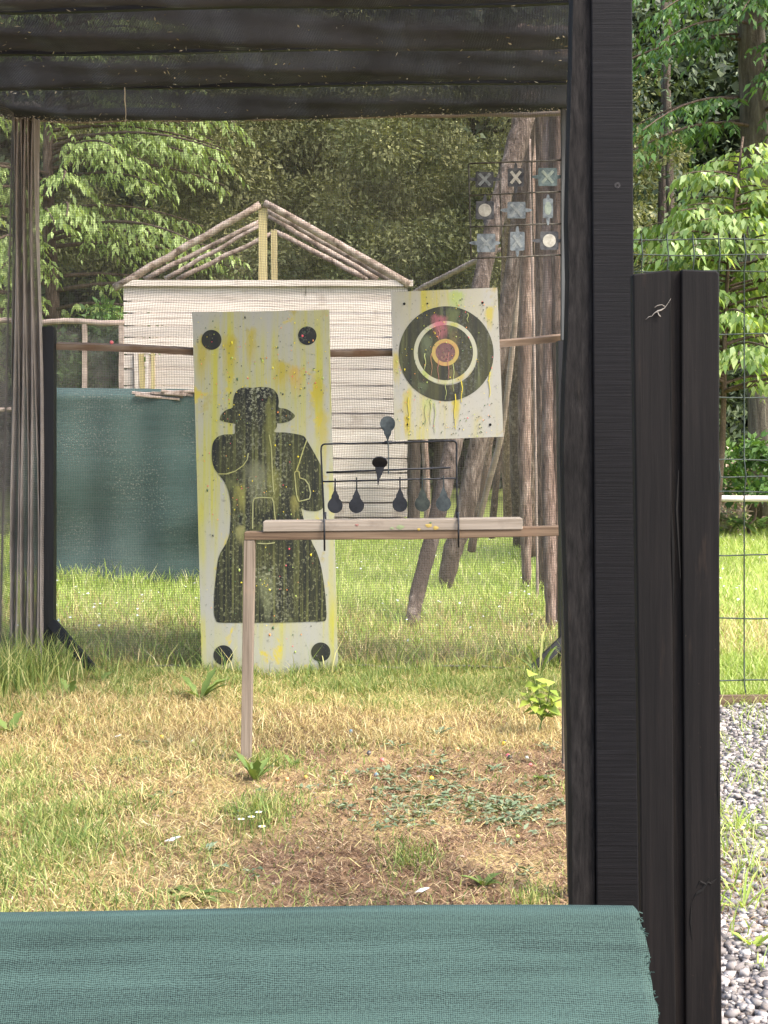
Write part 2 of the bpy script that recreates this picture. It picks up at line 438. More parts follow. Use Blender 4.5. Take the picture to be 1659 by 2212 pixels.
for nm, c in (('splat_green', (.05, .1, .04)), ('splat_yellow', (.6, .5, .02)), ('splat_red', (.6, .07, .09)), ('splat_orange', (.6, .22, .06)), ('splat_dark', (.06, .06, .04)), ('splat_lime', (.32, .4, .08))):
    m, nt, b, co = mat(nm, .3, .5)
    setcol(nt, b, c)
    M[nm] = m
m, nt, b, co = mat('hole_dark', .9, .1)
setcol(nt, b, (.012, .011, .01))
M['hole_dark'] = m


# ------------------------------------------------------------------ mesh helpers
class MB:
    def __init__(s):
        s.v, s.f, s.m, s.uv = [], [], [], None

    def add(s, vs, fs, mi=0):
        o = len(s.v)
        s.v += [tuple(x) for x in vs]
        for f in fs:
            s.f.append(tuple(i + o for i in f))
            s.m.append(mi)

    def box(s, lo, hi, mi=0):
        (x0, y0, z0), (x1, y1, z1) = lo, hi
        vs = [(x0, y0, z0), (x1, y0, z0), (x1, y1, z0), (x0, y1, z0), (x0, y0, z1), (x1, y0, z1), (x1, y1, z1), (x0, y1, z1)]
        s.add(vs, [(0, 3, 2, 1), (4, 5, 6, 7), (0, 1, 5, 4), (1, 2, 6, 5), (2, 3, 7, 6), (3, 0, 4, 7)], mi)

    def bar(s, p0, p1, w, d, side=(0, 1, 0), mi=0):
        """rectangular bar from p0 to p1: w across, d along side"""
        p0, p1 = Vector(p0), Vector(p1)
        t = (p1 - p0).normalized()
        sd_ = Vector(side)
        sd_ = (sd_ - t * sd_.dot(t)).normalized()
        a = t.cross(sd_).normalized() * (w / 2)
        c = sd_ * (d / 2)
        vs = [p + q for p in (p0, p1) for q in (-a - c, a - c, a + c, -a + c)]
        s.add(vs, [(3, 2, 1, 0), (4, 5, 6, 7), (0, 1, 5, 4), (1, 2, 6, 5), (2, 3, 7, 6), (3, 0, 4, 7)], mi)

    def tube(s, pts, rad, n=8, mi=0, jit=0.0, cap=True):
        pts = [Vector(p) for p in pts]
        k = len(pts)
        rad = [rad] * k if isinstance(rad, (int, float)) else rad
        o = len(s.v)
        t0 = (pts[1] - pts[0]).normalized()
        ref = Vector((0, 1, 0)) if abs(t0.y) < .9 else Vector((1, 0, 0))
        ph = [1 + random.uniform(-jit, jit) for _ in range(n)]
        for i, p in enumerate(pts):
            t = (pts[min(i + 1, k - 1)] - pts[max(i - 1, 0)]).normalized()
            a = (ref - t * ref.dot(t)).normalized()
            ref = a
            b_ = t.cross(a)
            for j in range(n):
                an = 2 * math.pi * j / n
                r = rad[i] * ph[j] * (1 + random.uniform(-jit, jit) * .5)
                s.v.append(tuple(p + a * (r * math.cos(an)) + b_ * (r * math.sin(an))))
        for i in range(k - 1):
            for j in range(n):
                s.f.append((o + i * n + j, o + i * n + (j + 1) % n, o + (i + 1) * n + (j + 1) % n, o + (i + 1) * n + j))
                s.m.append(mi)
        if cap:
            s.f.append(tuple(o + j for j in reversed(range(n))))
            s.f.append(tuple(o + (k - 1) * n + j for j in range(n)))
            s.m += [mi, mi]

    def prism(s, poly, y0, y1, mi=0):
        """outline [(x, z)...] given a depth from y0 (facing the viewer) to y1"""
        n = len(poly)
        ar = sum(poly[i][0] * poly[(i + 1) % n][1] - poly[(i + 1) % n][0] * poly[i][1] for i in range(n))
        if ar < 0:
            poly = poly[::-1]
        vs = [(x, y0, z) for x, z in poly] + [(x, y1, z) for x, z in poly]
        fs = [tuple(range(n)), tuple(range(2 * n - 1, n - 1, -1))]
        fs += [(i, i + n, (i + 1) % n + n, (i + 1) % n) for i in range(n)]
        s.add(vs, fs, mi)

    def ring(s, c, r0, r1, y0, y1, n=56, mi=0, sx=1.0):
        """flat annulus (r0 = 0: a disc) around c = (x, z)"""
        out = [(c[0] + sx * r1 * math.cos(2 * math.pi * i / n), c[1] + r1 * math.sin(2 * math.pi * i / n)) for i in range(n)]
        if r0 <= 0:
            s.prism(out, y0, y1, mi)
            return
        inn = [(c[0] + sx * r0 * math.cos(2 * math.pi * i / n), c[1] + r0 * math.sin(2 * math.pi * i / n)) for i in range(n)]
        vs = [(x, y0, z) for x, z in out] + [(x, y0, z) for x, z in inn] + [(x, y1, z) for x, z in out] + [(x, y1, z) for x, z in inn]
        fs = []
        for i in range(n):
            j = (i + 1) % n
            fs += [(i, j, n + j, n + i), (i, 2 * n + i, 2 * n + j, j), (n + i, n + j, 3 * n + j, 3 * n + i)]
        s.add(vs, fs, mi)

    def build(s, name, mats, parent=None, origin=None, smooth=False):
        mats = mats if isinstance(mats, (list, tuple)) else [mats]
        org = Vector(origin) if origin is not None else (Vector(parent['_o']) if parent is not None else Vector((0, 0, 0)))
        me = bpy.data.meshes.new(name)
        me.from_pydata([tuple(Vector(v) - org) for v in s.v], [], s.f)
        for mm in mats:
            me.materials.append(M[mm])
        me.polygons.foreach_set('material_index', s.m)
        if smooth:
            me.polygons.foreach_set('use_smooth', [True] * len(s.f))
        me.update()
        o = bpy.data.objects.new(name, me)
        C.objects.link(o)
        o['_o'] = tuple(org)
        if parent is not None:
            o.parent = parent
            o.location = org - Vector(parent['_o'])
        else:
            o.location = org
        return o


def np_mesh(name, V, Q, material, parent=None, origin=(0, 0, 0), smooth=False, uv=None, mi=None):
    """big quad mesh from arrays"""
    mats = material if isinstance(material, (list, tuple)) else [material]
    org = np.array(parent['_o'] if parent is not None else origin, float)
    V = np.asarray(V, float).reshape(-1, 3) - org
    Q = np.asarray(Q, np.int64).reshape(-1, 4)
    me = bpy.data.meshes.new(name)
    me.vertices.add(len(V))
    me.vertices.foreach_set('co', V.astype(np.float32).ravel())
    me.loops.add(Q.size)
    me.polygons.add(len(Q))
    me.polygons.foreach_set('loop_start', np.arange(0, Q.size, 4, dtype=np.int32))
    me.loops.foreach_set('vertex_index', Q.astype(np.int32).ravel())
    for mm in mats:
        me.materials.append(M[mm])
    if mi is not None:
        me.polygons.foreach_set('material_index', np.asarray(mi, np.int32))
    if smooth:
        me.polygons.foreach_set('use_smooth', np.ones(len(Q), bool))
    if uv is not None:
        l = me.uv_layers.new(name='UVMap')
        l.data.foreach_set('uv', np.asarray(uv, np.float32)[Q.ravel()].ravel())
    me.update(calc_edges=True)
    o = bpy.data.objects.new(name, me)
    C.objects.link(o)
    o['_o'] = tuple(float(x) for x in org)
    if parent is not None:
        o.parent = parent
    else:
        o.location = tuple(org)
    return o


def thing(name, label, cat, loc, group=None):
    o = bpy.data.objects.new(name, None)
    o.empty_display_size = .1
    C.objects.link(o)
    o.location = loc
    o['_o'] = tuple(loc)
    return tag(o, label, cat, group)


def tag(o, label, cat, group=None):
    o['label'] = label
    o['category'] = cat
    if group:
        o['group'] = group
    return o


def kind(o, k):
    o['kind'] = k
    return o


def strands(pts, rad, ref, n=3):
    """tubes along many polylines at once: pts (K, S, 3)"""
    pts = np.asarray(pts, float)
    K, S, _ = pts.shape
    t = np.gradient(pts, axis=1)
    t /= np.linalg.norm(t, axis=2, keepdims=True) + 1e-12
    r = np.broadcast_to(np.array(ref, float), t.shape)
    a = np.cross(t, r)
    a /= np.linalg.norm(a, axis=2, keepdims=True) + 1e-12
    b_ = np.cross(a, t)
    rings = []
    for j in range(n):
        an = 2 * math.pi * j / n + .5
        rings.append(pts + rad * (math.cos(an) * a + math.sin(an) * b_))
    V = np.stack(rings, axis=2)                       # K, S, n, 3
    idx = np.arange(K * S * n).reshape(K, S, n)
    q = []
    for j in range(n):
        k = (j + 1) % n
        q.append(np.stack([idx[:, :-1, j], idx[:, :-1, k], idx[:, 1:, k], idx[:, 1:, j]], axis=-1).reshape(-1, 4))
    return V.reshape(-1, 3), np.concatenate(q)


def join(parts):
    Vs, Qs, o = [], [], 0
    for V, Q in parts:
        Vs.append(V)
        Qs.append(Q + o)
        o += len(V)
    return np.concatenate(Vs), np.concatenate(Qs)


def net(fn, na, nb, sa, sb, rad, ref, n=3, drop=0.0):
    """a knotted net over the sheet fn(a, b), a and b in 0..1: na x nb strands"""
    A = np.linspace(0, 1, na)
    t = np.linspace(0, 1, sa)
    p1 = fn(np.repeat(A[:, None], sa, 1), np.repeat(t[None, :], na, 0))
    Bv = np.linspace(0, 1, nb)
    t2 = np.linspace(0, 1, sb)
    p2 = fn(np.repeat(t2[None, :], nb, 0), np.repeat(Bv[:, None], sb, 1))
    return join([strands(p1, rad, ref, n), strands(p2, rad, ref, n)])


def unit(a):
    return a / (np.linalg.norm(a, axis=-1, keepdims=True) + 1e-12)


def leaves(pos, d, up, L, W, fold=.12, droop=0.0):
    """leaf blades: six corners each, folded along the midrib: two quads"""
    pos, d, up = np.asarray(pos), unit(np.asarray(d)), np.asarray(up)
    L, W = np.broadcast_to(L, len(pos))[:, None], np.broadcast_to(W, len(pos))[:, None]
    s = unit(np.cross(d, up))
    nrm = np.cross(s, d)
    dr = np.array([0, 0, -1.0]) * droop
    b0 = pos
    m1 = pos + d * L * .35
    tip = pos + d * L + dr * L
    l1 = pos + d * L * .42 + s * W * .5 + nrm * W * fold * 1.5
    r1 = pos + d * L * .42 - s * W * .5 + nrm * W * fold * 1.5
    V = np.stack([b0, l1, tip, r1], 1)
    k = np.arange(len(pos))[:, None] * 4
    return V.reshape(-1, 3), (k + np.array([0, 3, 2, 1])).reshape(-1, 4)


def blades(x, y, z, h, w, az, lean, curve=.35):
    """grass blades of three rungs"""
    n = len(x)
    base = np.stack([x, y, z], 1)
    dirh = np.stack([np.cos(az), np.sin(az), np.zeros(n)], 1)
    wa = RNG.uniform(0, 2 * math.pi, n)
    side = np.stack([np.cos(wa), np.sin(wa), np.zeros(n)], 1) * (np.broadcast_to(w, n) * .5)[:, None]
    hh = np.broadcast_to(h, n)[:, None]
    ln = np.broadcast_to(lean, n)[:, None]
    up = np.array([0, 0, 1.0])
    mid = base + up * hh * .55 * np.cos(ln * .8) + dirh * hh * .5 * np.sin(ln * .8)
    tip = base + up * hh * np.cos(ln) + dirh * hh * (np.sin(ln) + curve * .3)
    V = np.stack([base - side, base + side, mid + side * .8, mid - side * .8, tip + side * .12, tip - side * .12], 1)
    k = np.arange(n)[:, None] * 6
    Q = np.concatenate([k + np.array([0, 1, 2, 3]), k + np.array([3, 2, 4, 5])])
    return V.reshape(-1, 3), Q


def gz(x, y):
    x, y = np.asarray(x, float), np.asarray(y, float)
    return .012 * np.sin(2.1 * x + .7 * y) + .009 * np.sin(3.3 * y - 1.7 * x) + .006 * np.sin(7.1 * x + 5.3 * y) + .004 * np.sin(13 * x - 11 * y)


def g1(x, y):
    return float(gz(x, y))


# ------------------------------------------------------------------ ground
m, nt, b, co = mat('ground_soil', .95, .1)
pos = nn(nt, 'ShaderNodeNewGeometry').outputs['Position']
n1 = noise(nt, pos, 1.6, 5, .6)
n2 = noise(nt, pos, 22, 6, .7)
n3 = noise(nt, pos, 120, 4, .7)
soil = ramp(nt, n2, [(.3, (.075, .04, .024)), (.5, (.19, .115, .068)), (.72, (.33, .23, .13))])
straw = ramp(nt, n3, [(.3, (.24, .16, .07)), (.6, (.42, .32, .15))])
c = mix(nt, ramp(nt, n1, [(.42, gray(0)), (.6, gray(1))]), soil, straw)
green = ramp(nt, n3, [(.3, (.16, .2, .05)), (.65, (.34, .38, .11))])
sep = nn(nt, 'ShaderNodeSeparateXYZ', {0: pos})
yy = math_(nt, 'ADD', sep.outputs[1], math_(nt, 'MULTIPLY', n1, 1.4))
c = mix(nt, nn(nt, 'ShaderNodeMapRange', {0: yy, 1: 6.1, 2: 7.2}).outputs[0], c, green)
setcol(nt, b, c)
bump(nt, b, math_(nt, 'ADD', n2, math_(nt, 'MULTIPLY', n3, .4)), .7, .03)
M['ground_soil'] = m
m, nt, b, co = mat('gravel_bed', .95, .1)
setcol(nt, b, ramp(nt, noise(nt, co, 90, 5, .7), [(.35, (.11, .1, .095)), (.65, (.3, .27, .25))]))
M['gravel_bed'] = m

gx = np.concatenate([[-140, -60, -25, -12], np.linspace(-7, 7, 141), [12, 25, 60, 140]])
gy = np.concatenate([[-60, -20, -4], np.linspace(.6, 18, 175), [22, 28, 40, 70, 160]])
X, Y = np.meshgrid(gx, gy, indexing='ij')
inn = (np.abs(X) <= 7) & (Y >= .6) & (Y <= 18)
Z = np.where(inn, gz(X, Y), 0.0)
idx = np.arange(X.size).reshape(X.shape)
Q = np.stack([idx[:-1, :-1], idx[1:, :-1], idx[1:, 1:], idx[:-1, 1:]], -1).reshape(-1, 4)
kind(np_mesh('ground', np.stack([X, Y, Z], -1), Q, 'ground_soil', smooth=True), 'structure')
px, py = np.linspace(.50, 3.2, 66), np.linspace(.6, 5.55, 110)
X, Y = np.meshgrid(px, py, indexing='ij')
X = np.maximum(X, .165 * Y + .02 + .01 * np.sin(9 * Y))
Y2 = Y + np.where(Y > 5.5, .06 * np.sin(7 * X), 0)
idx = np.arange(X.size).reshape(X.shape)
Q = np.stack([idx[:-1, :-1], idx[1:, :-1], idx[1:, 1:], idx[:-1, 1:]], -1).reshape(-1, 4)
kind(np_mesh('gravel_path', np.stack([X, Y2, gz(X, Y2) + .004], -1), Q, 'gravel_bed', smooth=True), 'structure')

# ------------------------------------------------------------------ hut
HYF = 15.3
t = thing('wooden_hut', 'pale plank hut with an open gable roof of bare poles', 'hut', P(573, 1150, HYF))
hx0, hx1 = P(267, 0, HYF)[0], P(880, 0, HYF)[0]
zt = P(0, 606, HYF)[2]
fw = MB()
rows = [618, 650, 676, 703, 729, 765, 797, 833, 862, 893, 925, 958, 990, 1022, 1054, 1086, 1118, 1152]
wx0, wx1 = P(288, 0, HYF)[0], P(336, 0, HYF)[0]
for i in range(len(rows) - 1):
    za, zb = P(0, rows[i + 1], HYF)[2] + .007, P(0, rows[i], HYF)[2] - .007
    segs = [(hx0, hx1)]
    if 765 <= rows[i] < 900:
        segs = [(hx0, wx0), (wx1, hx1)]
    if i % 3 == 0:
        cut = P(660, 0, HYF)[0] if i % 2 == 0 else P(470, 0, HYF)[0]
        segs = [s_ for (a, b_) in segs for s_ in ([(a, cut - .003), (cut + .003, b_)] if a < cut < b_ else [(a, b_)])]
    for a, b_ in segs:
        j = random.uniform(-.006, .006)
        fw.box((a, HYF + j, max(za, 0.0) if i == len(rows) - 2 else za + random.uniform(-.003, .003)), (b_, HYF + .025 + j, zb + random.uniform(-.004, .002)))
fw.build('wall', 'hut_wood', t)
bk = MB()
dp = 1.75
bk.box((hx0 + .03, HYF + .03, 0), (hx0 + .06, HYF + dp, zt - .1))
bk.box((hx1 - .06, HYF + .03, 0), (hx1 - .03, HYF + dp, zt - .1))
bk.box((hx0 + .03, HYF + dp, 0), (hx1 - .03, HYF + dp + .03, zt - .1))
bk.build('rear_wall', 'hut_wood', t)
bm_ = MB()
bm_.box((hx0 - .0, HYF - .05, P(0, 619, HYF)[2]), (hx1 + .06, HYF + .05, zt))
bm_.build('top_beam', 'hut_wood', t)
bm_ = MB()
bm_.box((hx0, HYF + dp - .05, zt - .1), (hx1, HYF + dp + .05, zt - .01))
bm_.build('top_beam', 'hut_wood', t)
for (u0, u1, v0, Y) in ((559, 577, 450, HYF + .02), (586, 599, 497, HYF + dp)):
    k = MB()
    a, c_ = P(u0, v0, Y), P(u1, v0, Y)
    k.box((a[0], Y - .03, zt - .02), (c_[0], Y + .03, a[2]))
    k.build('king_post', 'post_yellow', t)


def wobble(p, q, n=7, amp=.02):
    p, q = Vector(p), Vector(q)
    return [p.lerp(q, i / (n - 1)) + Vector((random.uniform(-amp, amp), random.uniform(-amp, amp), random.uniform(-amp, amp))) * (0 if i in (0, n - 1) else 1) for i in range(n)]


for (ua, va, ub, vb, Ya, w) in ((246, 622, 562, 441, HYF - .03, 16), (884, 616, 571, 438, HYF - .03, 17), (312, 604, 562, 478, HYF + .55, 12), (356, 602, 566, 484, HYF + .95, 10),
                                (382, 604, 590, 503, HYF + dp, 12), (850, 606, 574, 452, HYF + .5, 14), (815, 604, 580, 466, HYF + .9, 12), (795, 602, 592, 500, HYF + dp, 12)):
    k = MB()
    r_ = w * .5 / F * Ya
    k.tube(wobble(P(ua, va, Ya), P(ub, vb, Ya), 9, .009), [r_ * (1.05 - .02 * i) for i in range(9)], 8, 0, .12)
    k.build('roof_pole', 'hut_pole', t, smooth=True)
for (u0, u1, v0, v1, mi, dx) in ((290, 298, 762, 900, 0, 3), (301, 312, 764, 900, 1, 5), (315, 322, 766, 900, 0, -2), (326, 333, 762, 900, 1, 0)):
    sl = MB()
    sl.bar(P(u0 + 4, v0, HYF - .02), P(u0 + 4 + dx, v1, HYF - .02), (u1 - u0) / F * HYF, .03, (0, 1, 0), mi)
    sl.build('window_slat', ['hut_wood', 'post_yellow'], t)

# fence of rails and dark shade netting to the left of the hut
FY = 14.2
t = thing('netted_rail_fence', 'low rail fence hung with dark shade netting left of the plank hut', 'fence', P(140, 1200, FY))
k = MB()
k.tube(wobble(P(-120, 692, FY), P(268, 697, FY), 10, .012), .03, 8)
k.build('rail', 'pale_rod', t, smooth=True)
k = MB()
k.tube(wobble(P(-120, 888, FY), P(70, 885, FY), 6, .01), .022, 8)
k.build('rail', 'pale_rod', t, smooth=True)
for u in (-60, 183, 262):
    k = MB()
    a = P(u, 700, FY)
    k.box((a[0] - .022, FY - .02, 0), (a[0] + .022, FY + .02, a[2]))
    k.build('fence_post', 'pale_rod', t)
nx = np.linspace(P(-120, 0, FY)[0], P(264, 0, FY)[0], 50)
nz = np.linspace(.02, P(0, 699, FY)[2], 24)
X, Z = np.meshgrid(nx, nz, indexing='ij')
Yn = FY + .05 + .03 * np.sin(X * 5 + Z) + .02 * np.sin(Z * 6)
idx = np.arange(X.size).reshape(X.shape)
Q = np.stack([idx[:-1, :-1], idx[1:, :-1], idx[1:, 1:], idx[:-1, 1:]], -1).reshape(-1, 4)
np_mesh('netting', np.stack([X, Yn, Z], -1), Q, 'shade_net', t, smooth=True)

# green windbreak cloth behind the net
CY = 10.2
t = thing('windbreak_screen', 'dark green windbreak cloth stretched on posts in front of the plank hut', 'screen', P(330, 1240, CY))
na, nb = 70, 50
U = np.linspace(0, 1, na)
Vv = np.linspace(0, 1, nb)
UU, VV = np.meshgrid(U, Vv, indexing='ij')
x0, x1 = P(30, 0, CY)[0], P(600, 0, CY)[0]
X = x0 + (x1 - x0) * UU
ztop = P(0, 852, CY)[2] - .02 * UU
ang = np.clip((VV - .10) / .90, 0, 1)
Z = np.where(VV < .10, ztop + .06 * np.sin((.10 - VV) / .10 * math.pi / 2), ztop * (1 - ang) + .0 * ang)
Yc = np.where(VV < .10, CY + .30 * (.10 - VV) / .10, CY)
Yc = Yc + .08 * np.sin(VV * 9 + UU * 4) * np.sin(UU * 5 + .5) * ang + .06 * np.sin(VV * 22 + 3 * UU) * (UU > .4) * (UU - .4) * ang + .012 * np.sin(X * 17)
idx = np.arange(UU.size).reshape(UU.shape)
Q = np.stack([idx[:-1, :-1], idx[1:, :-1], idx[1:, 1:], idx[:-1, 1:]], -1).reshape(-1, 4)
np_mesh('cloth', np.stack([X, Yc, Z], -1), Q[:, ::-1], 'cloth_far', t, smooth=True, uv=np.stack([UU * 2.0, 1.5 - VV * 1.5], -1).reshape(-1, 2))
for u in (45, 330, 590):
    k = MB()
    a = P(u, 0, CY)
    k.box((a[0] - .03, CY + .32, 0), (a[0] + .03, CY + .38, float(ztop[0, 0]) + .02))
    k.build('support_post', 'thin_post', t)
k = MB()
for i in range(14):
    a = Vector(P(285 + 7 * i, 846 + random.uniform(-3, 8), CY - .03 + .1 * random.random()))
    k.tube([a, a + Vector((random.uniform(.1, .35), 0, random.uniform(-.03, .02)))], .011, 5)
o = k.build('loose_stick_heap', 'hut_pole', None, P(330, 846, CY))
tag(o, 'loose pale sticks lying on top of the green windbreak', 'sticks')

# ------------------------------------------------------------------ leaning poles behind the net
def leaning(name, label, uv, wid, Y0, Y1, mtl, grp='stripped poles leaning together behind the net', n=12):
    pts, rad = [], []
    k = len(uv)
    for i, ((u, v), w) in enumerate(zip(uv, wid)):
        Yq = Y0 + (Y1 - Y0) * i / (k - 1)
        pts.append(Vector(P(u, v, Yq)))
        rad.append(w * .5 / F * Yq)
    fp, fr = [], []
    for i in range(k - 1):                       # smooth the surveyed polyline
        p0, p1, p2, p3 = pts[max(i - 1, 0)], pts[i], pts[i + 1], pts[min(i + 2, k - 1)]
        for j in range(6):
            s_ = j / 6
            q = .5 * ((2 * p1) + (p2 - p0) * s_ + (2 * p0 - 5 * p1 + 4 * p2 - p3) * s_ ** 2 + (3 * p1 - p0 - 3 * p2 + p3) * s_ ** 3)
            fp.append(q)
            fr.append((rad[i] + (rad[i + 1] - rad[i]) * s_) * random.uniform(.94, 1.07))
    fp.append(pts[-1])
    fr.append(rad[-1])
    mb = MB()
    mb.tube(fp, fr, n, 0, .1)
    o = mb.build(name, mtl, None, pts[0], True)
    return tag(o, label, 'pole', grp)


leaning('leaning_pole', 'crooked grey pole leaning from the grass, the leftmost foot of the pole stack', [(890, 1356), (900, 1290), (932, 1165), (960, 1050), (985, 930), (1020, 740), (1043, 590), (1080, 440), (1120, 300), (1150, 180), (1165, 90)], [34, 33, 36, 38, 40, 40, 40, 44, 48, 44, 40], GY(1352), 9.3, 'pole_grey')
leaning('leaning_pole', 'short-footed grey pole standing in the grass just right of the leftmost one', [(960, 1274), (975, 1200), (1003, 1110), (1025, 1000), (1055, 860), (1085, 720), (1105, 600), (1122, 450), (1140, 280), (1150, 100)], [30, 46, 46, 44, 42, 38, 36, 36, 40, 36], GY(1272), 9.75, 'pole_grey')
leaning('leaning_pole', 'thin pale stick slanting between the grey poles and the upright trunks', [(1034, 1128), (1056, 1040), (1080, 950), (1095, 850), (1110, 720), (1118, 600)], [13, 13, 13, 12, 12, 10], 11.5, 10.6, 'pale_rod')
for (u, w, vb, Y1_, mtl, dx, lb) in ((1095, 19, 1152, 10.5, 'pole_pink', 34, 'slim pinkish upright pole, leftmost of the upright row'), (1114, 21, 1180, 10.2, 'pole_grey', 28, 'grey-barked upright pole, second in the upright row'),
                                     (1135, 20, 1268, 9.9, 'pole_pink', 22, 'warm reddish upright pole left of the thin pale batten'), (1171, 21, 1275, 9.6, 'pole_brown', 6, 'brown upright pole just right of the thin pale batten'),
                                     (1187, 23, 1362, 7.9, 'pole_pink', 4, 'peeled upright pole second from the tall black timber'), (1206, 25, 1358, 7.8, 'pole_brown', 2, 'darkest upright pole, right beside the black timber')):
    leaning('upright_pole', lb, [(u + 3, vb), (u + 1, vb - 140), (u - 2, vb - 330), (u, vb - 560), (u + dx * .3, 480), (u + dx * .7, 280), (u + dx, 60)], [w * .9, w * 1.25, w * 1.35, w * 1.35, w * 1.45, w * 1.6, w * 1.6], GY(vb), Y1_, mtl)
for (lb, uv, w, Y0_, Y1_, mtl) in (('slim slanting pole whose foot lies between the two crooked grey poles', [(1018, 1190), (1048, 1020), (1068, 860), (1090, 700), (1116, 520), (1140, 330)], 17, 11.8, 10.4, 'pole_pink'),
                                   ('thin brown pole leaning against the leftmost upright, right of the bullseye board', [(1062, 1160), (1074, 1020), (1088, 860), (1098, 700), (1128, 500), (1150, 300)], 15, 12.4, 10.6, 'pole_brown'),
                                   ('slim peeled pole filling the gap right of the thin pale batten', [(1150, 1200), (1150, 1000), (1153, 760), (1158, 520), (1170, 300), (1176, 100)], 17, 11.6, 10.3, 'pole_pink')):
    leaning('leaning_pole', lb, uv, [w] * len(uv), Y0_, Y1_, mtl)
leaning('upright_pole', 'narrow pale batten running straight up between the reddish and brown poles', [(1161, 1290), (1159, 1100), (1156, 900), (1153, 700), (1148, 500), (1144, 300)], [6, 6, 6, 6, 6, 6], 9.0, 9.0, 'pale_rod', n=6)
leaning('leaning_pole', 'long pale pole sloping from the hut eave up to the tall pole stack', [(893, 634), (915, 620), (960, 598), (1030, 562), (1080, 540)], [12, 13, 13, 12, 11], 14.9, 12.5, 'pale_rod')
leaning('leaning_pole', 'peeled pale pole seen behind the spinner, left of the crooked grey pole', [(924, 1160), (922, 1040), (918, 940), (925, 820)], [15, 14, 14, 12], 14.6, 14.4, 'pole_pink')
leaning('upright_pole', 'dark brown stump post standing behind the spinner frame by the hut corner', [(893, 1160), (894, 1040), (895, 900), (896, 800)], [24, 26, 26, 26], 14.9, 14.9, 'trunk_dark')

# ------------------------------------------------------------------ trees
def crown_branches(name_parts, base, rng, n_br, h0, h1, Lfun, az0, az1, droop, tw_step, tw_len, lf_step, lf_len, lf_w, hang, rise=.25, axis_lean=(0, 0)):
    """leaf sprays along drooping branches; returns leaf arrays and a list of branch polylines"""
    LP, LD, LU, LL = [], [], [], []
    polys = []
    for i in range(n_br):
        f = (i + rng.uniform(0, 1)) / n_br
        h = h0 + (h1 - h0) * f
        az = rng.uniform(az0, az1)
        L = Lfun(f) * rng.uniform(.75, 1.15)
        d = np.array([math.cos(az), math.sin(az), 0.0])
        sd_ = np.array([-d[1], d[0], 0.0])
        st = np.array(base) + np.array([axis_lean[0] * h, axis_lean[1] * h, h])
        S = 10
        s_ = np.linspace(0, 1, S)
        bend = rng.uniform(-.2, .2)
        pts = st + d * (L * s_)[:, None] + sd_ * (bend * L * s_ ** 2)[:, None] + np.array([0, 0, 1.0]) * (L * (rise * s_ - droop * s_ ** 2))[:, None]
        polys.append((pts, L))
        for q in np.arange(.22, 1.0, tw_step / L):
            k = q * (S - 1)
            i0 = min(int(k), S - 2)
            p = pts[i0] + (pts[i0 + 1] - pts[i0]) * (k - i0)
            tg = unit(pts[i0 + 1] - pts[i0])
            for sg in (-1, 1):
                tl = tw_len * rng.uniform(.5, 1.2) * (1.1 - .55 * q)
                td = unit(tg * rng.uniform(.5, .9) + sd_ * sg * rng.uniform(.4, .9) + np.array([0, 0, rng.uniform(-.35, .1)]))
                m_ = max(3, int(tl / lf_step))
                ss = (np.arange(m_) + rng.uniform(0, 1, m_)) / m_
                lp = p + td * (tl * ss)[:, None] + np.array([0, 0, -1.0]) * (tl * .35 * ss ** 2)[:, None]
                alt = np.where(np.arange(m_) % 2 == 0, 1.0, -1.0)
                ls = np.cross(td, [0, 0, 1.0])
                ld = td * rng.uniform(.3, .8, m_)[:, None] + ls * (alt * rng.uniform(.3, .9, m_))[:, None] + np.array([0, 0, -1.0]) * (hang * rng.uniform(.5, 1.5, m_))[:, None]
                LP.append(lp)
                LD.append(ld)
                LU.append(np.array([0, 0, 1.0]) + rng.normal(0, .35, (m_, 3)))
                LL.append(rng.uniform(.55, 1.3, m_))
    LP, LD, LU, LL = np.concatenate(LP), np.concatenate(LD), np.concatenate(LU), np.concatenate(LL)
    return leaves(LP, LD, LU, lf_len * LL, lf_w * LL, .14, .12), polys


def broad_tree(name, label, base, trunk, tr_r, tmat, lmat, group=None, **kw):
    t = thing(name, label, 'tree', base, group)
    mb = MB()
    mb.tube([Vector(p) for p in trunk], tr_r, 12, 0, .08)
    mb.build('trunk', tmat, t, smooth=True)
    (V, Q), polys = crown_branches(None, base, np.random.default_rng(kw.pop('seed')), **kw)
    np_mesh('crown', V, Q, lmat, t)
    mb = MB()
    for pts, L in polys:
        mb.tube([Vector(p) for p in pts], [.018 * L * (1 - .85 * i / 9) * .6 + .003 for i in range(10)], 5, 0, .05, False)
    mb.build('branches', 'twig', t, smooth=True)
    return t


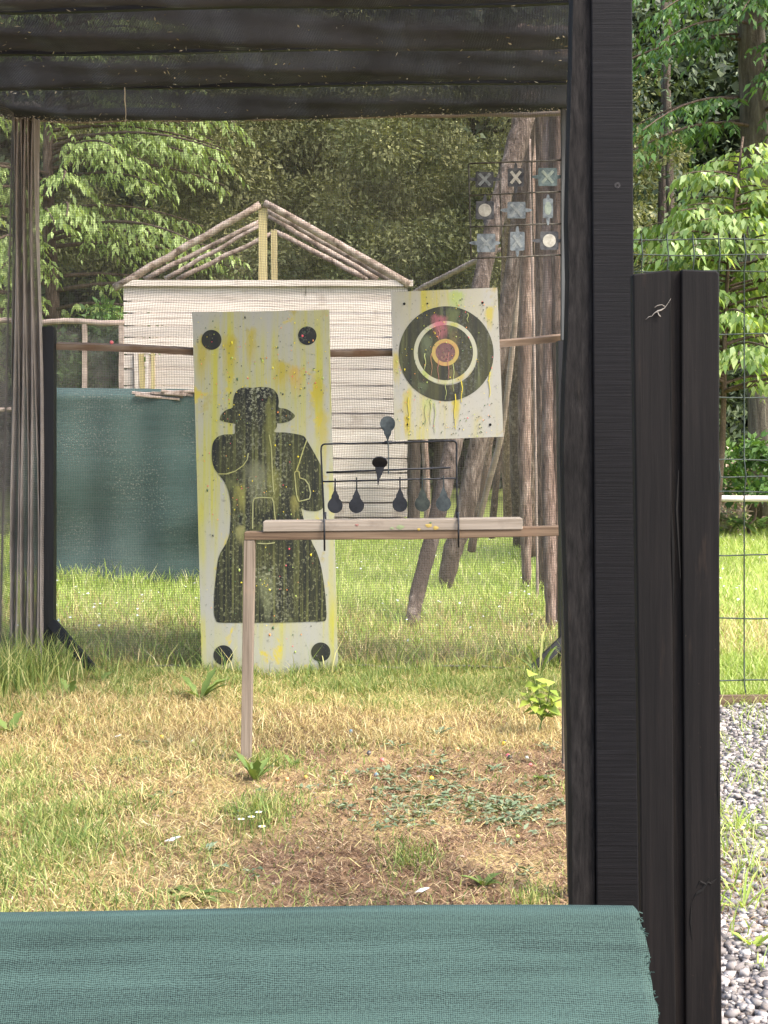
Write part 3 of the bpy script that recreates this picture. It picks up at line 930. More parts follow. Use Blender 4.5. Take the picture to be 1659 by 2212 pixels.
# bright drooping tree at the left, behind the hut
TB = P(112, 1108, 19.0)
TB = (TB[0], 19.0, 0.0)
broad_tree('broadleaf_tree', 'bright yellow-green broadleaf tree with drooping sprays rising behind the hut roof', TB,
           [(TB[0] + .05 * math.sin(z), 19.0, z) for z in np.linspace(0, 7.4, 12)], [.125 - .008 * i for i in range(12)], 'pole_brown', 'leaf_bright',
           seed=3, n_br=64, h0=2.5, h1=7.6, Lfun=lambda f: 2.9 - 1.0 * f, az0=-2.5, az1=.55, droop=.30, tw_step=.17, tw_len=.62, lf_step=.042, lf_len=.105, lf_w=.042, hang=1.1, rise=.18)
TB2 = (-7.0, 21.5, 0.0)
broad_tree('broadleaf_tree', 'bright broadleaf tree at the far left edge, half hidden by the gathered side net', TB2,
           [(TB2[0], 21.5, z) for z in np.linspace(0, 7.4, 10)], [.14 - .01 * i for i in range(10)], 'trunk_dark', 'leaf_bright',
           seed=13, n_br=50, h0=2.0, h1=8.0, Lfun=lambda f: 2.9 - 1.0 * f, az0=-2.6, az1=.6, droop=.30, tw_step=.2, tw_len=.6, lf_step=.06, lf_len=.13, lf_w=.055, hang=.9, rise=.18)

# young tree, right, above the wire fence
RB = P(1535, 0, 11.6)
RB = (RB[0], 11.6, 0.0)
broad_tree('young_tree', 'young fresh-green tree with drooping glossy leaves behind the wire fence', RB,
           [(RB[0] + .03 * math.sin(2 * z) + .07 * z, 11.6, z) for z in np.linspace(0, 3.5, 8)], [.03 - .003 * i for i in range(8)], 'twig', 'leaf_fresh',
           seed=5, n_br=92, h0=1.35, h1=3.42, Lfun=lambda f: 1.25 * (1 - f) ** .8 + .18, axis_lean=(.07, 0), az0=-math.pi, az1=math.pi, droop=.28, tw_step=.11, tw_len=.4, lf_step=.038, lf_len=.095, lf_w=.042, hang=.9, rise=.3)
# tall tree with the big trunk, right
KB = P(1642, 0, 15.0)
broad_tree('tall_tree', 'tall grey-trunked tree spreading mid-green branches across the upper right', (KB[0], 15.0, 0.0),
           [P(1655, 1139, 15.0), P(1652, 1000, 15.0), P(1648, 800, 15.0), P(1640, 560, 15.0), P(1632, 300, 15.0), P(1622, 60, 15.0), P(1616, -250, 15.0)], [.19, .165, .155, .15, .15, .14, .12], 'trunk_grey', 'leaf_mid',
           seed=8, n_br=40, h0=4.1, h1=6.6, Lfun=lambda f: 1.9 - .5 * f, az0=-3.6, az1=-.6, droop=.42, tw_step=.12, tw_len=.5, lf_step=.042, lf_len=.095, lf_w=.042, hang=.7, rise=.15)


def clump_crown(rng, c, rad, n_clump, n_leaf, csize, L, W, shell=.55):
    d = unit(rng.normal(0, 1, (n_clump, 3)))
    r = shell + (1 - shell) * rng.uniform(0, 1, (n_clump, 1)) ** .6
    cc = np.array(c) + d * r * np.array(rad)
    sz = csize * rng.uniform(.6, 1.4, n_clump)
    k = rng.integers(0, n_clump, n_clump * n_leaf)
    off = unit(rng.normal(0, 1, (len(k), 3))) * (rng.uniform(0, 1, (len(k), 1)) ** .45) * sz[k][:, None] * np.array([1, 1, .7])
    p = cc[k] + off
    dd = unit(off) * .8 + rng.normal(0, .5, p.shape) + np.array([0, 0, -.25])
    up = rng.normal(0, .6, p.shape) + np.array([0, 0, 1.0])
    s_ = rng.uniform(.6, 1.3, len(k))
    return leaves(p, dd, up, L * s_, W * s_, .1)


def clump_tree(name, label, base, z0, z1, rx, lmat, tmat, group, seed, n_clump, n_leaf, csize, L, W, cat='tree', tr=.12):
    t = thing(name, label, cat, base, group)
    rng = np.random.default_rng(seed)
    c = (base[0], base[1], (z0 + z1) / 2)
    V, Q = clump_crown(rng, c, (rx, rx, (z1 - z0) / 2), n_clump, n_leaf, csize, L, W)
    np_mesh('crown', V, Q, lmat, t)
    mb = MB()
    mb.tube([Vector((base[0] + random.uniform(-.05, .05), base[1] + random.uniform(-.05, .05), z)) for z in np.linspace(0, z0 + (z1 - z0) * .3, 9)], [tr * (1 - .08 * i) for i in range(9)], 9, 0, .08)
    mb.build('trunk', tmat, t, smooth=True)
    return t


def copy_tree(o, loc, rz, sc, label):
    c = o.copy()
    C.objects.link(c)
    c.location, c.rotation_euler, c.scale = loc, (0, 0, rz), sc
    c['label'] = label
    for ch in o.children:
        d = ch.copy()
        C.objects.link(d)
        d.parent = c
    return c


YG = 'dark evergreens behind the net'
y0 = clump_tree('evergreen_tree', 'olive-green evergreen filling the space above the round bullseye board', (.75, 19.5, 0), .7, 6.6, 1.6, 'leaf_yew', 'trunk_dark', YG, 21, 42, 820, .56, .085, .036)
copy_tree(y0, (-1.75, 21.0, 0), 2.1, (1.05, 1.05, 1.1), 'dark evergreen standing directly behind the hut ridge')
copy_tree(y0, (2.6, 22.5, 0), 4.0, (1.05, 1.05, 1.2), 'evergreen whose edge shows left of the upper pole stack')
copy_tree(y0, (-.35, 24.0, 0), 1.1, (1.1, 1.1, 1.35), 'tallest dark evergreen, behind the hut ridge and the bullseye evergreen')
copy_tree(y0, (-4.0, 24.0, 0), 5.2, (1.2, 1.2, 1.3), 'shaded evergreen behind the bright drooping tree')
clump_tree('olive_shrub', 'dusty olive tall shrub beside the tall black post, behind the young tree', (P(1395, 0, 14.2)[0], 14.2, 0), .5, 4.25, .62, 'leaf_olive', 'twig', None, 31, 46, 130, .2, .05, .026, 'shrub', .03)
clump_tree('dark_shrub', 'dark shrub growing behind the shade-netted rail fence', (-3.3, 16.6, 0), .1, 2.6, .85, 'leaf_mid', 'twig', None, 33, 60, 110, .26, .09, .045, 'shrub', .03)
clump_tree('low_bush', 'low green bush at the foot of the tall grey trunk', (P(1625, 0, 14.3)[0], 14.3, 0), .35, 1.05, .34, 'leaf_mid', 'twig', None, 34, 18, 60, .14, .09, .05, 'bush', .02)

# deep wood closing the view
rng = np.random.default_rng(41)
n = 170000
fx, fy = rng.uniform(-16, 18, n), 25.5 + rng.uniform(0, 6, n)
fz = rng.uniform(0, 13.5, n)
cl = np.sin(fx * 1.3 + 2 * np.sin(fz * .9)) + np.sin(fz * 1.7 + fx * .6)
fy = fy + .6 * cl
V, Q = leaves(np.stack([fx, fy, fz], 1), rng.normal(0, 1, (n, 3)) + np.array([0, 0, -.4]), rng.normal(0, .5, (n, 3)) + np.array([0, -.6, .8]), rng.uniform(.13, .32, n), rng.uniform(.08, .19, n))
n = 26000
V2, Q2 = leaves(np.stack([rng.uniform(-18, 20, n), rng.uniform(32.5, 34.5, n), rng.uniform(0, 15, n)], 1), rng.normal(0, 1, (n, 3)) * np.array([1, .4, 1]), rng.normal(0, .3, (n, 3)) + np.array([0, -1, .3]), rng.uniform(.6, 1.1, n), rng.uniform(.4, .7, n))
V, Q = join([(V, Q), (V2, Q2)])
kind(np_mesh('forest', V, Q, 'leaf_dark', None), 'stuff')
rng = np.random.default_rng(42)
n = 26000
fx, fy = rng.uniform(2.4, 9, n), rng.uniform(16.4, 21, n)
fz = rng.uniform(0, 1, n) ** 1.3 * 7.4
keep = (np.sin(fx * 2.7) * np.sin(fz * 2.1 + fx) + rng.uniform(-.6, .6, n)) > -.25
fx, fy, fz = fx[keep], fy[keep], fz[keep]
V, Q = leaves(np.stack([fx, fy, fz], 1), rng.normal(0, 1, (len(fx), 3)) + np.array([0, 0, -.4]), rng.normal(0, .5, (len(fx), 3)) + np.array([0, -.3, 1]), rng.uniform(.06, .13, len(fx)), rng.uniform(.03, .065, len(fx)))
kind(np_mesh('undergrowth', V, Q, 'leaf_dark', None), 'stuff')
for (u, Y, r_, lb, lean_) in ((1420, 21, .1, 'thin dark forest trunk just right of the tall black post', .02), (1468, 20, .08, 'dark forest trunk at the top, left of the grey-trunked tree', -.03)):
    mb = MB()
    a = P(u, 0, Y)
    mb.tube([Vector((a[0] + lean_ * z, Y, z)) for z in np.linspace(0, 9, 9)], [r_ * (1 - .05 * i) for i in range(9)], 9, 0, .08)
    tag(mb.build('tree_trunk', 'trunk_dark', None, (a[0], Y, 0), True), lb, 'tree trunk', 'bare trunks inside the wood')

# ------------------------------------------------------------------ fallen log, ferns, brush at the edge of the wood, right
LY = 13.6
mb = MB()
mb.tube(wobble(P(1380, 1079, LY), P(1900, 1074, LY), 12, .008), [.031] * 12, 10, 0, .05)
o = tag(mb.build('log_rail', 'log_white', None, P(1400, 1079, LY), True), 'whitish peeled log rail running across the edge of the wood', 'rail')
for u in (1400, 1850):
    mb = MB()
    a = P(u, 1080, LY)
    mb.tube([Vector((a[0], LY + .05, 0)), Vector((a[0], LY + .05, a[2] + .02))], .04, 8)
    mb.build('support_post', 'trunk_dark', o, smooth=True)


def fern(u, v, Y, s, seed, label):
    rg = np.random.default_rng(seed)
    a = P(u, v, Y)
    ps, ds, us, ls = [], [], [], []
    for i in range(9):
        az = rg.uniform(0, 2 * math.pi)
        d = np.array([math.cos(az), math.sin(az), 0])
        L = s * rg.uniform(.7, 1.1)
        q = np.linspace(.12, 1, 24)
        pts = np.array([a[0], a[1], 0]) + d * (L * .8 * q)[:, None] + np.array([0, 0, 1.0]) * (L * (1.2 * q - .75 * q ** 2))[:, None]
        sd_ = np.array([-d[1], d[0], 0])
        for sg in (-1, 1):
            ps.append(pts)
            ds.append(sd_ * sg + d * .45 + np.array([0, 0, -.15]) + np.zeros_like(pts))
            us.append(np.tile([0, 0, 1.0], (24, 1)))
            ls.append(L * .26 * np.sin(math.pi * np.clip(q, .06, .97)))
    V, Q = leaves(np.concatenate(ps), np.concatenate(ds), np.concatenate(us), np.concatenate(ls), np.full(24 * 18, s * .045), .05)
    return tag(np_mesh('fern', V, Q, 'leaf_mid', None, (a[0], a[1], 0)), label, 'fern', 'ferns under the log rail')


fern(1572, 1140, 14.4, .5, 1, 'fern under the log rail, right beside the black fence boards')
fern(1610, 1140, 14.7, .55, 2, 'middle fern under the log rail, left of the grey trunk')
fern(1650, 1140, 14.2, .5, 3, 'fern in front of the foot of the grey trunk')
rg = np.random.default_rng(4)
n = 420
a = P(1570, 1060, 14.9)
p = np.stack([a[0] + rg.normal(0, .16, n), 14.9 + rg.normal(0, .12, n), np.abs(rg.normal(.28, .2, n))], 1)
p[:60, 0] = a[0] - .03 + rg.normal(0, .03, 60)
p[:60, 2] = rg.uniform(.4, .92, 60)
V, Q = leaves(p, rg.normal(0, 1, (n, 3)) + np.array([0, 0, .5]), rg.normal(0, 1, (n, 3)), rg.uniform(.06, .2, n), rg.uniform(.015, .05, n))
kind(np_mesh('brushwood', V, Q, 'brush_dry', None, (a[0], 14.9, 0)), 'stuff')

# ------------------------------------------------------------------ welded wire fence, right
WY = 5.66
rowsW = [(517, 0), (553, .03), (586, 0), (722, 0), (858, 0), (994, 0), (1029, .03), (1063, 0), (1199, 0), (1335, 0), (1470, 0), (1501, .03), (1536, 0)]
xs0, xs1 = P(1290, 0, WY)[0], P(1290 + 56 * 12, 0, WY)[0]
parts = []
pp = []
for v, dy in rowsW:
    z = P(0, v, WY)[2]
    pp.append([(xs0 + (xs1 - xs0) * i / 12, WY - dy, z + .003 * math.sin(i * 1.3 + v)) for i in range(13)])
parts.append(strands(np.array(pp), .0030, (0, 1, 0), 5))
pp = []
for i in range(13):
    x = P(1274 + 55.5 * i, 0, WY)[0]
    pp.append([(x, WY - .005, P(0, 505, WY)[2])] + [(x, WY - dy - .005, P(0, v, WY)[2]) for v, dy in rowsW] + [(x, WY - .005, .0)])
parts.append(strands(np.array(pp), .0030, (0, 1, 0), 5))
V, Q = join(parts)
t = thing('wire_fence', 'green welded wire mesh fence panel between the gravel and the lawn', 'fence', (xs0, WY, 0))
np_mesh('wire_panel', V, Q, 'fence_wire', t, smooth=True)
for xq in (xs0 - .05, xs1 + .01):
    k = MB()
    k.box((xq, WY - .02, 0), (xq + .04, WY + .02, P(0, 505, WY)[2]))
    k.build('fence_post', 'fence_wire', t)
o = MB()
o.bar((P(1500, 0, 5.62)[0], 5.6, .03), (P(1800, 0, 5.62)[0], 5.62, .03), .05, .03, (0, 1, 0))
tag(o.build('edging_board', 'bench_brown', None, (P(1600, 0, 5.6)[0], 5.6, 0)), 'low wooden edging board between the gravel and the fence', 'edging board')

# ------------------------------------------------------------------ the cage: nets, battens, posts
NY, NZ = 6.62, 2.585
NX0, NX1 = -1.70, 1.02
def back(a, b_):
    x = NX0 + (NX1 - NX0) * a
    z = .0 + NZ * b_
    x = x + .012 * np.sin(3.1 * b_ + 5 * a) + .004 * np.sin(31 * b_ + 7 * a)
    z = z + .012 * np.sin(9 * a + 2 * b_) * b_ + .004 * np.sin(37 * a + 3 * b_)
    y = NY + .03 * np.sin(4 * a + 1) * np.sin(2.2 * b_ + .4) + .012 * np.sin(17 * a + 9 * b_)
    return np.stack([x, y, z], -1)


t = thing('back_net', 'fine brown mesh net hanging behind the target boards', 'net', (0, NY, 0))
V, Q = net(back, 345, 330, 40, 40, .00082, (0, 1, 0), 3)
np_mesh('mesh_panel', V, Q, 'net_strand', t)
k = MB()
k.tube([Vector((NX0 + (NX1 - NX0) * i / 24, NY, NZ - .012 - .025 + .0016 * i + .004 * math.sin(i * 1.7))) for i in range(25)], [.013 + .004 * random.random() for _ in range(25)], 7, 0, .3)
k.build('top_hem', 'net_dusty', t, smooth=True)
k = MB()
for j in range(3):
    k.tube([Vector((NX0 + (NX1 - NX0) * i / 30, NY - .05 - .03 * j + .02 * math.sin(i * 2.1 + j), -.004 + .010 * j + .006 * math.sin(i * 1.3 + j * 2))) for i in range(31)], .005, 6, 0, .4)
k.build('bottom_hem', 'net_strand', t, smooth=True)

BY = [6.60, 6.06, 5.50, 4.94, 4.38]
def roof(a, b_):
    y = BY[0] - (BY[0] - BY[-1]) * b_
    x = NX0 + (.152 * y - NX0) * a
    z = NZ + .035 * a
    k_ = (BY[0] - y) / .555
    ph = k_ - np.floor(k_)
    amp = .083 + .014 * np.sin(np.floor(k_) * 2.3 + 3.2 * a) + .005 * np.sin(7 * a + np.floor(k_))
    sag = amp * (4 * ph * (1 - ph)) * (1 + .08 * np.sin(5 * a + 3 * np.floor(k_)))
    rip = .005 * np.sin(38 * a + 5 * b_) * np.sin(11 * a) + .006 * np.sin(b_ * 60 + 9 * a)
    return np.stack([x, y, z - sag + rip], -1)


t = thing('roof_net', 'black shade net sagging between the battens overhead', 'net', (0, 5.5, NZ))
V, Q = net(roof, 440, 500, 90, 26, .0016, (0, 0, 1), 3)
np_mesh('mesh_panel', V, Q, 'net_roof', t)
for i, Y in enumerate(BY[1:5]):
    mb = MB()
    pts = [Vector((NX0 - .06 + (.152 * Y - NX0) * j / 10, Y + .006 * math.sin(j), NZ - .008 + .035 * j / 10 - .018 + .004 * math.sin(j * 1.1 + i))) for j in range(11)]
    for j in range(10):
        mb.bar(pts[j], pts[j + 1], .02, .026, (0, 1, 0))
    lab = ['black roof batten nearest the back net', 'second black roof batten forward from the back net', 'third black roof batten from the back, near the top of the picture', 'foremost black roof batten overhead'][i]
    tag(mb.build('roof_batten', 'batten_black', None, pts[0]), lab, 'batten', 'battens carrying the roof net')

def sidenet(a, b_):
    y = NY - 2.6 * a
    x = NX0 + .05 * np.sin(a * 14) + .02 * np.sin(a * 47 + b_) - .05 * (1 - b_)
    return np.stack([x, y, NZ * b_ + .0 * a], -1)


t = thing('side_net', 'dusty net forming the left wall of the shooting cage', 'net', (NX0, 5.4, 0))
V, Q = net(sidenet, 300, 300, 20, 70, .0010, (1, 0, 0), 3)
np_mesh('mesh_panel', V, Q, 'net_strand', t)


def gathered(a, b_):
    k_ = a * 24
    spread = 1 + .35 * (1 - b_) ** 1.5 + .12 * np.sin(b_ * 6)
    x = P(62, 0, 6.45)[0] + (.075 * (a - .5) * 2) * spread * .82 + .007 * np.sin(b_ * 7 + k_)
    y = 6.42 + .03 * np.sin(k_ * 1.9) * (1 + .3 * np.sin(b_ * 9)) + .02 * np.sin(b_ * 5)
    return np.stack([x, y, (NZ - .01) * b_ + .0 * a], -1)


V, Q = net(gathered, 230, 330, 50, 170, .00105, (0, 1, 0), 3)
tag(np_mesh('gathered_net', V, Q, 'net_dusty', None, (P(60, 0, 6.45)[0], 6.45, 0)), 'bunched dusty net hanging like a curtain at the left rear corner', 'net')

# short black posts that carry the target rail
def short_post(u0, u1, vtop, Y, label, brace):
    t = thing('black_post', label, 'post', ((u0 + u1) / 2 / F * 0 + P((u0 + u1) / 2, 0, Y)[0], Y, 0), 'short black posts carrying the target rail')
    k = MB()
    a, b_ = P(u0, vtop, Y), P(u1, vtop, Y)
    k.box((a[0], Y - .03, 0), (b_[0], Y + .03, a[2] - .008))
    k.box((a[0] + .004, Y - .026, a[2] - .008), (b_[0] - .004, Y + .026, a[2]))
    k.build('timber', 'thin_post', t)
    k = MB()
    k.bar(P(brace[0], brace[1], Y - .02), P(brace[2], brace[3], Y - .10), .042, .03, (0, 1, 0))
    k.build('brace', 'thin_post', t)
    return t


short_post(88, 119, 706, 6.46, 'short black post with a slanting brace at the left end of the target rail', (112, 1345, 205, 1452))
t = short_post(1207, 1240, 733, 6.5, 'short black post and brace at the right end of the target rail', (1222, 1378, 1128, 1470))

# the rail the boards are nailed to
RY = 6.485
rail = [(124, 747), (230, 750), (330, 754), (415, 759), (560, 763), (715, 763), (850, 761), (960, 754), (1080, 742), (1150, 736), (1216, 729)]
t = MB()
for i in range(len(rail) - 1):
    t.bar(P(rail[i][0], rail[i][1], RY), P(rail[i + 1][0], rail[i + 1][1], RY), .028, .045, (0, .97, .25))
ro = tag(t.build('target_rail', 'rail_wood', None, P(640, 763, RY)), 'weathered wooden rail crossing behind both target boards', 'rail')

# black thin plank at the front right
YP = 3.32
k = MB()
k.prism([(P(u, v, YP)[0], P(u, v, YP)[2]) for u, v in ((1206, 736), (1250, 733), (1252, 1955), (1232, 1955), (1222, 1500), (1208, 1000))], YP, YP + .05)
tag(k.build('black_plank', 'thin_post', None, (P(1230, 0, YP)[0], YP, 0)), 'narrow black plank standing left against the rough weathered timber', 'plank')
k = MB()
a, b_ = P(1212, 225, 6.4), P(1228, 735, 6.4)
k.box((a[0], 6.38, b_[2]), (b_[0], 6.42, a[2]))
tag(k.build('pale_batten', 'batten_pale', None, (a[0], 6.4, b_[2])), 'pale grey-blue upright batten beside the noughts and crosses frame', 'batten')

YT = 2.91
k = MB()
le = [(1238, -60), (1238, 0), (1236, 120), (1230, 330), (1227, 480), (1230, 600), (1227, 720), (1221, 830), (1218, 980), (1222, 1150), (1227, 1300), (1232, 1500), (1236, 1750), (1238, 2080)]
re_ = [(1288, 2080), (1283, 1400), (1281, 700), (1277, 0), (1277, -60)]
n = len(le)
for i in range(n - 1):
    zz = [(le[i], le[i + 1])]
    (ua, va), (ub, vb) = le[i], le[i + 1]
    ra = 1277 + 10 * max(va, 0) / 2000
    rb = 1277 + 10 * max(vb, 0) / 2000
    k.prism([(P(u, v, YT)[0], P(u, v, YT)[2]) for u, v in ((ua, va), (ra - 1.5, va), (rb - 1.5, vb), (ub, vb))], YT, YT + .07)
tag(k.build('weathered_timber', 'post_rough', None, (P(1255, 0, YT)[0], YT, 0)), 'rough weathered dark timber between the net and the smooth black post', 'post')
YB = 2.9
k = MB()
k.prism([(P(u, v, YB)[0], P(u, v, YB)[2]) for u, v in ((1276, -80), (1365, -80), (1366, 0), (1370, 700), (1378, 1700), (1382, 2094), (1290, 2094), (1283, 1000), (1277, 0))], YB, YB + .092)
po = thing('black_post', 'tall smooth black post running the full height at the right', 'post', (P(1325, 0, YB)[0], YB, 0))
o = k.build('timber', 'post_black', po)
mo = o.modifiers.new('bevel', 'BEVEL')
mo.width, mo.segments = .003, 2
k = MB()
a = P(1334, 400, YB - .0005)
k.ring((a[0], a[2]), 0, .0062, YB - .0008, YB + .002, 20)
k.ring((a[0], a[2]), 0, .0028, YB - .0014, YB - .0004, 4, 1)
k.build('screw', ['screw', 'hole_dark'], po)

# fence boards in front of the post
YF = 2.45
t = thing('board_fence', 'short dark stained board fence standing right of the tall black post', 'fence', (P(1462, 0, YF)[0], YF, 0))
for (pl, mtl, y_) in (([(1367, 592), (1440, 583), (1449, 582), (1452, 1200), (1456, 1900), (1464, 2480), (1392, 2480), (1386, 2000), (1372, 1000)], 'board_black', YF),
                      ([(1473, 581), (1550, 584), (1555, 590), (1556, 1300), (1560, 2100), (1564, 2480), (1484, 2480), (1479, 1700), (1474, 1100)], 'board_black', YF + .004)):
    k = MB()
    k.prism([(P(u, v, YF)[0], P(u, v, YF)[2]) for u, v in pl], y_, y_ + .028)
    o = k.build('board', mtl, t)
    mo = o.modifiers.new('bevel', 'BEVEL')
    mo.width, mo.segments = .003, 2
k = MB()
pts = [(1446, 584), (1478, 583), (1480, 1200), (1485, 1800), (1492, 2480), (1450, 2480), (1446, 1500)]
k.prism([(P(u, v, YF)[0], P(u, v, YF)[2]) for u, v in pts], YF + .014, YF + .03)
k.build('backing_strip', 'board_dark_edge', t)
for w in ([(1548, 1898), (1536, 1908), (1528, 1905), (1515, 1922), (1504, 1930), (1496, 1946)], [(1532, 1896), (1526, 1910), (1512, 1904), (1505, 1918)], [(1494, 1948), (1492, 1990), (1495, 2030)], [(1552, 1640), (1550, 1700), (1553, 1760)]):
    k = MB()
    k.tube([Vector(P(u, v, YF + .0038)) for u, v in w], [.0006] + [random.uniform(.0012, .0026) for _ in w[2:]] + [.0005], 5, 0, .3)
    k.build('knot_crack', 'hole_dark', t)
for w in ([(1446, 585), (1447, 700), (1450, 880), (1449, 1010)], [(1449, 1075), (1453, 1180), (1455, 1330)], [(1466, 1015), (1462, 1100), (1470, 1250)]):
    k = MB()
    k.tube([Vector(P(u, v, YF + .001)) for u, v in w], [.0008] + [random.uniform(.0015, .003) for _ in w[2:]] + [.0006], 5, 0, .3)
    k.build('split_edge', 'hole_dark', t)
k = MB()
w = [(1395, 690), (1402, 684), (1408, 683), (1414, 676), (1421, 672), (1428, 670), (1436, 665), (1443, 655), (1449, 645)]
k.tube([Vector(P(u, v, YF - .004)) for u, v in w], [.0003, .0006, .0005, .0008, .0017, .0015, .0007, .0004, .0003], 6, 0, .3)
k.tube([Vector(P(u, v, YF - .005)) for u, v in ((1414, 664), (1420, 660), (1430, 658), (1436, 662))], .0008, 5, 0, .3)
k.tube([Vector(P(u, v, YF - .004)) for u, v in ((1420, 672), (1423, 680), (1427, 684))], .0009, 5, 0, .3)
tag(k.build('frayed_thread', 'thread', None, P(1420, 670, YF), True), 'knotted whitish frayed thread stuck on the dark board fence', 'thread')

# tiny twig dangling from the roof
k = MB()
k.tube([Vector(P(u, v, 5.9)) for u, v in ((268, 178), (270, 200), (269, 215), (271, 232), (272, 248), (270, 268))], [.003, .0035, .004, .003, .002, .0012], 5, 0, .3)
tag(k.build('dangling_twig', 'litter', None, P(268, 178, 5.9)), 'thin dry twig dangling from the roof net at the left', 'twig')

# litter caught in the roof net
rg = np.random.default_rng(50)
n = 2600
A_, B_ = rg.uniform(0, 1, n), rg.uniform(0, .8, n)
B_[:2100] = np.where(rg.uniform(0, 1, 2100) < .6, np.abs(rg.normal(0, .004, 2100)), np.clip(rg.normal(.105, .018, 2100), 0, .2))
A_[:500] = rg.uniform(0, 1, 500) ** 3 * .35
p = roof(A_, B_) + np.stack([np.zeros(n), np.zeros(n), -.003 - .012 * rg.uniform(0, 1, n)], 1)
V, Q = leaves(p, rg.normal(0, 1, (n, 3)) * np.array([1, 1, .5]), rg.normal(0, 1, (n, 3)), np.where(np.arange(n) < 2100, rg.uniform(.004, .014, n), rg.uniform(.006, .024, n)), rg.uniform(.0025, .007, n))
kind(np_mesh('leaf_litter', V, Q, 'litter', None), 'stuff')

# ------------------------------------------------------------------ the barrier with the green cloth in front
t = thing('cloth_barrier', 'low shooting barrier covered in teal green shade cloth in the foreground', 'barrier', (-.1, 1.62, 0))
ct = P(1379, 1969, 1.72)
na, nb = 120, 70
UU, VV = np.meshgrid(np.linspace(0, 1, na), np.linspace(0, 1, nb), indexing='ij')
xl = -1.25
zt_, yt_ = ct[2], 1.72
prof_y = [1.80, 1.775, 1.74, 1.72, 1.712, 1.705, 1.675, 1.57, 1.49, 1.40]
prof_z = [zt_ - .25, zt_ - .03, zt_ - .003, zt_, zt_ - .008, zt_ - .025, zt_ - .08, zt_ - .25, zt_ - .40, .01]
prof_s = [0, .16, .2, .22, .25, .28, .34, .55, .75, 1.0]
Yc = np.interp(VV, prof_s, prof_y)
Zc = np.interp(VV, prof_s, prof_z)
xr = np.interp(VV, prof_s, [ct[0] - .004, ct[0] - .004, ct[0] - .003, ct[0] - .004, ct[0] + .001, ct[0] + .005, ct[0] + .010, ct[0] + .016, ct[0] + .016, ct[0] + .016]) + .0015 * np.sin(VV * 90) + .001 * np.sin(VV * 230)
Xc = xl + (xr - xl) * UU
Zc = Zc + .004 * np.sin(Xc * 5 + 1) * (VV < .5) + .0035 * (UU - .5)
Yc = Yc + .004 * np.sin(Xc * 2 + VV * 60) * np.sin(Xc * 5) * np.clip((VV - .25) * 5, 0, 1) + .010 * np.sin(Xc * 3.2 + VV * 5) * np.clip((VV - .3) * 3, 0, 1) + .004 * np.sin(Xc * 9 + VV * 21) * np.clip((VV - .3) * 3, 0, 1)
idx = np.arange(UU.size).reshape(UU.shape)
Q = np.stack([idx[:-1, :-1], idx[1:, :-1], idx[1:, 1:], idx[:-1, 1:]], -1).reshape(-1, 4)
cl = np_mesh('cloth', np.stack([Xc, Yc, Zc], -1), Q[:, ::-1], 'cloth_near', t, smooth=True, uv=np.stack([Xc, VV * .9], -1).reshape(-1, 2))
mo = cl.modifiers.new('thickness', 'SOLIDIFY')
mo.thickness = .003
k = MB()
k.box((xl + .02, 1.725, zt_ - .08), (ct[0] - .012, 1.75, zt_ - .035))
k.build('top_bar', 'thin_post', t)
for x in (xl + .05, -.4, ct[0] - .07):
    k = MB()
    k.box((x, 1.728, 0), (x + .05, 1.765, zt_ - .08))
    k.build('support_post', 'thin_post', t)
fr = MB()
for i in range(60):
    s_ = random.choice([random.gauss(.27, .02), random.gauss(.36, .03), random.uniform(.22, .6)])
    b0 = Vector((float(np.interp(s_, prof_s, [ct[0]] * 5 + [ct[0] + .005, ct[0] + .010, ct[0] + .016, ct[0] + .016, ct[0] + .016])) - .004, float(np.interp(s_, prof_s, prof_y)), float(np.interp(s_, prof_s, prof_z))))
    l_ = random.uniform(.002, .010)
    e = b0 + Vector((l_, random.uniform(-.004, .004), random.uniform(-.008, .005)))
    fr.tube([b0, b0.lerp(e, .5) + Vector((0, 0, random.uniform(-.002, .003))), e], .0007, 3, 0, 0, False)
kind(fr.build('frayed_edge', 'cloth_near', t), 'stuff')

# ------------------------------------------------------------------ silhouette target board
SY = 6.43
def z1p(x, y):
    return ((720 + .68743 * x) * .54861, (1180 + .68743 * y) * .54861)


def s1(x, y):
    u, v = z1p(x, y)
    a = P(u, v, SY)
    return (a[0], a[2])


base = s1(497, 2127)
t = thing('silhouette_target', 'tall paint-streaked white board with the black silhouette of a figure in a hat', 'target board', (base[0], SY, 0))
k = MB()
k.prism([s1(53, 72), s1(450, 66), s1(837, 58), s1(861, 1000), s1(890, 2150), s1(500, 2155), s1(110, 2150), s1(80, 1000)], SY, SY + .018)
k.build('panel', 'sheet_white', t)
fig = [(213, 680), (222, 655), (250, 630), (285, 617), (288, 575), (300, 535), (325, 510), (360, 502), (400, 505), (440, 500), (490, 503), (520, 515), (543, 545), (550, 585), (550, 618),
       (590, 625), (625, 645), (642, 668), (620, 690), (590, 703), (555, 708), (540, 708), (538, 730), (525, 758), (580, 760), (640, 768), (690, 780), (710, 805), (740, 855), (770, 910), (790, 950),
       (800, 1010), (805, 1080), (805, 1160), (800, 1195), (770, 1210), (735, 1210), (700, 1205), (678, 1192), (683, 1220), (695, 1265), (715, 1320), (740, 1390), (765, 1440), (785, 1500), (800, 1570),
       (815, 1680), (822, 1780), (820, 1830), (800, 1842), (700, 1845), (600, 1848), (500, 1850), (400, 1850), (300, 1850), (205, 1848), (188, 1830), (178, 1790), (180, 1690), (188, 1600), (200, 1500),
       (215, 1450), (245, 1400), (265, 1350), (272, 1290), (275, 1200), (268, 1130), (255, 1080), (235, 1040), (205, 1000), (180, 965), (168, 920), (166, 860), (175, 815), (200, 785), (240, 772),
       (295, 768), (297, 730), (300, 712), (265, 705), (235, 698), (215, 690)]
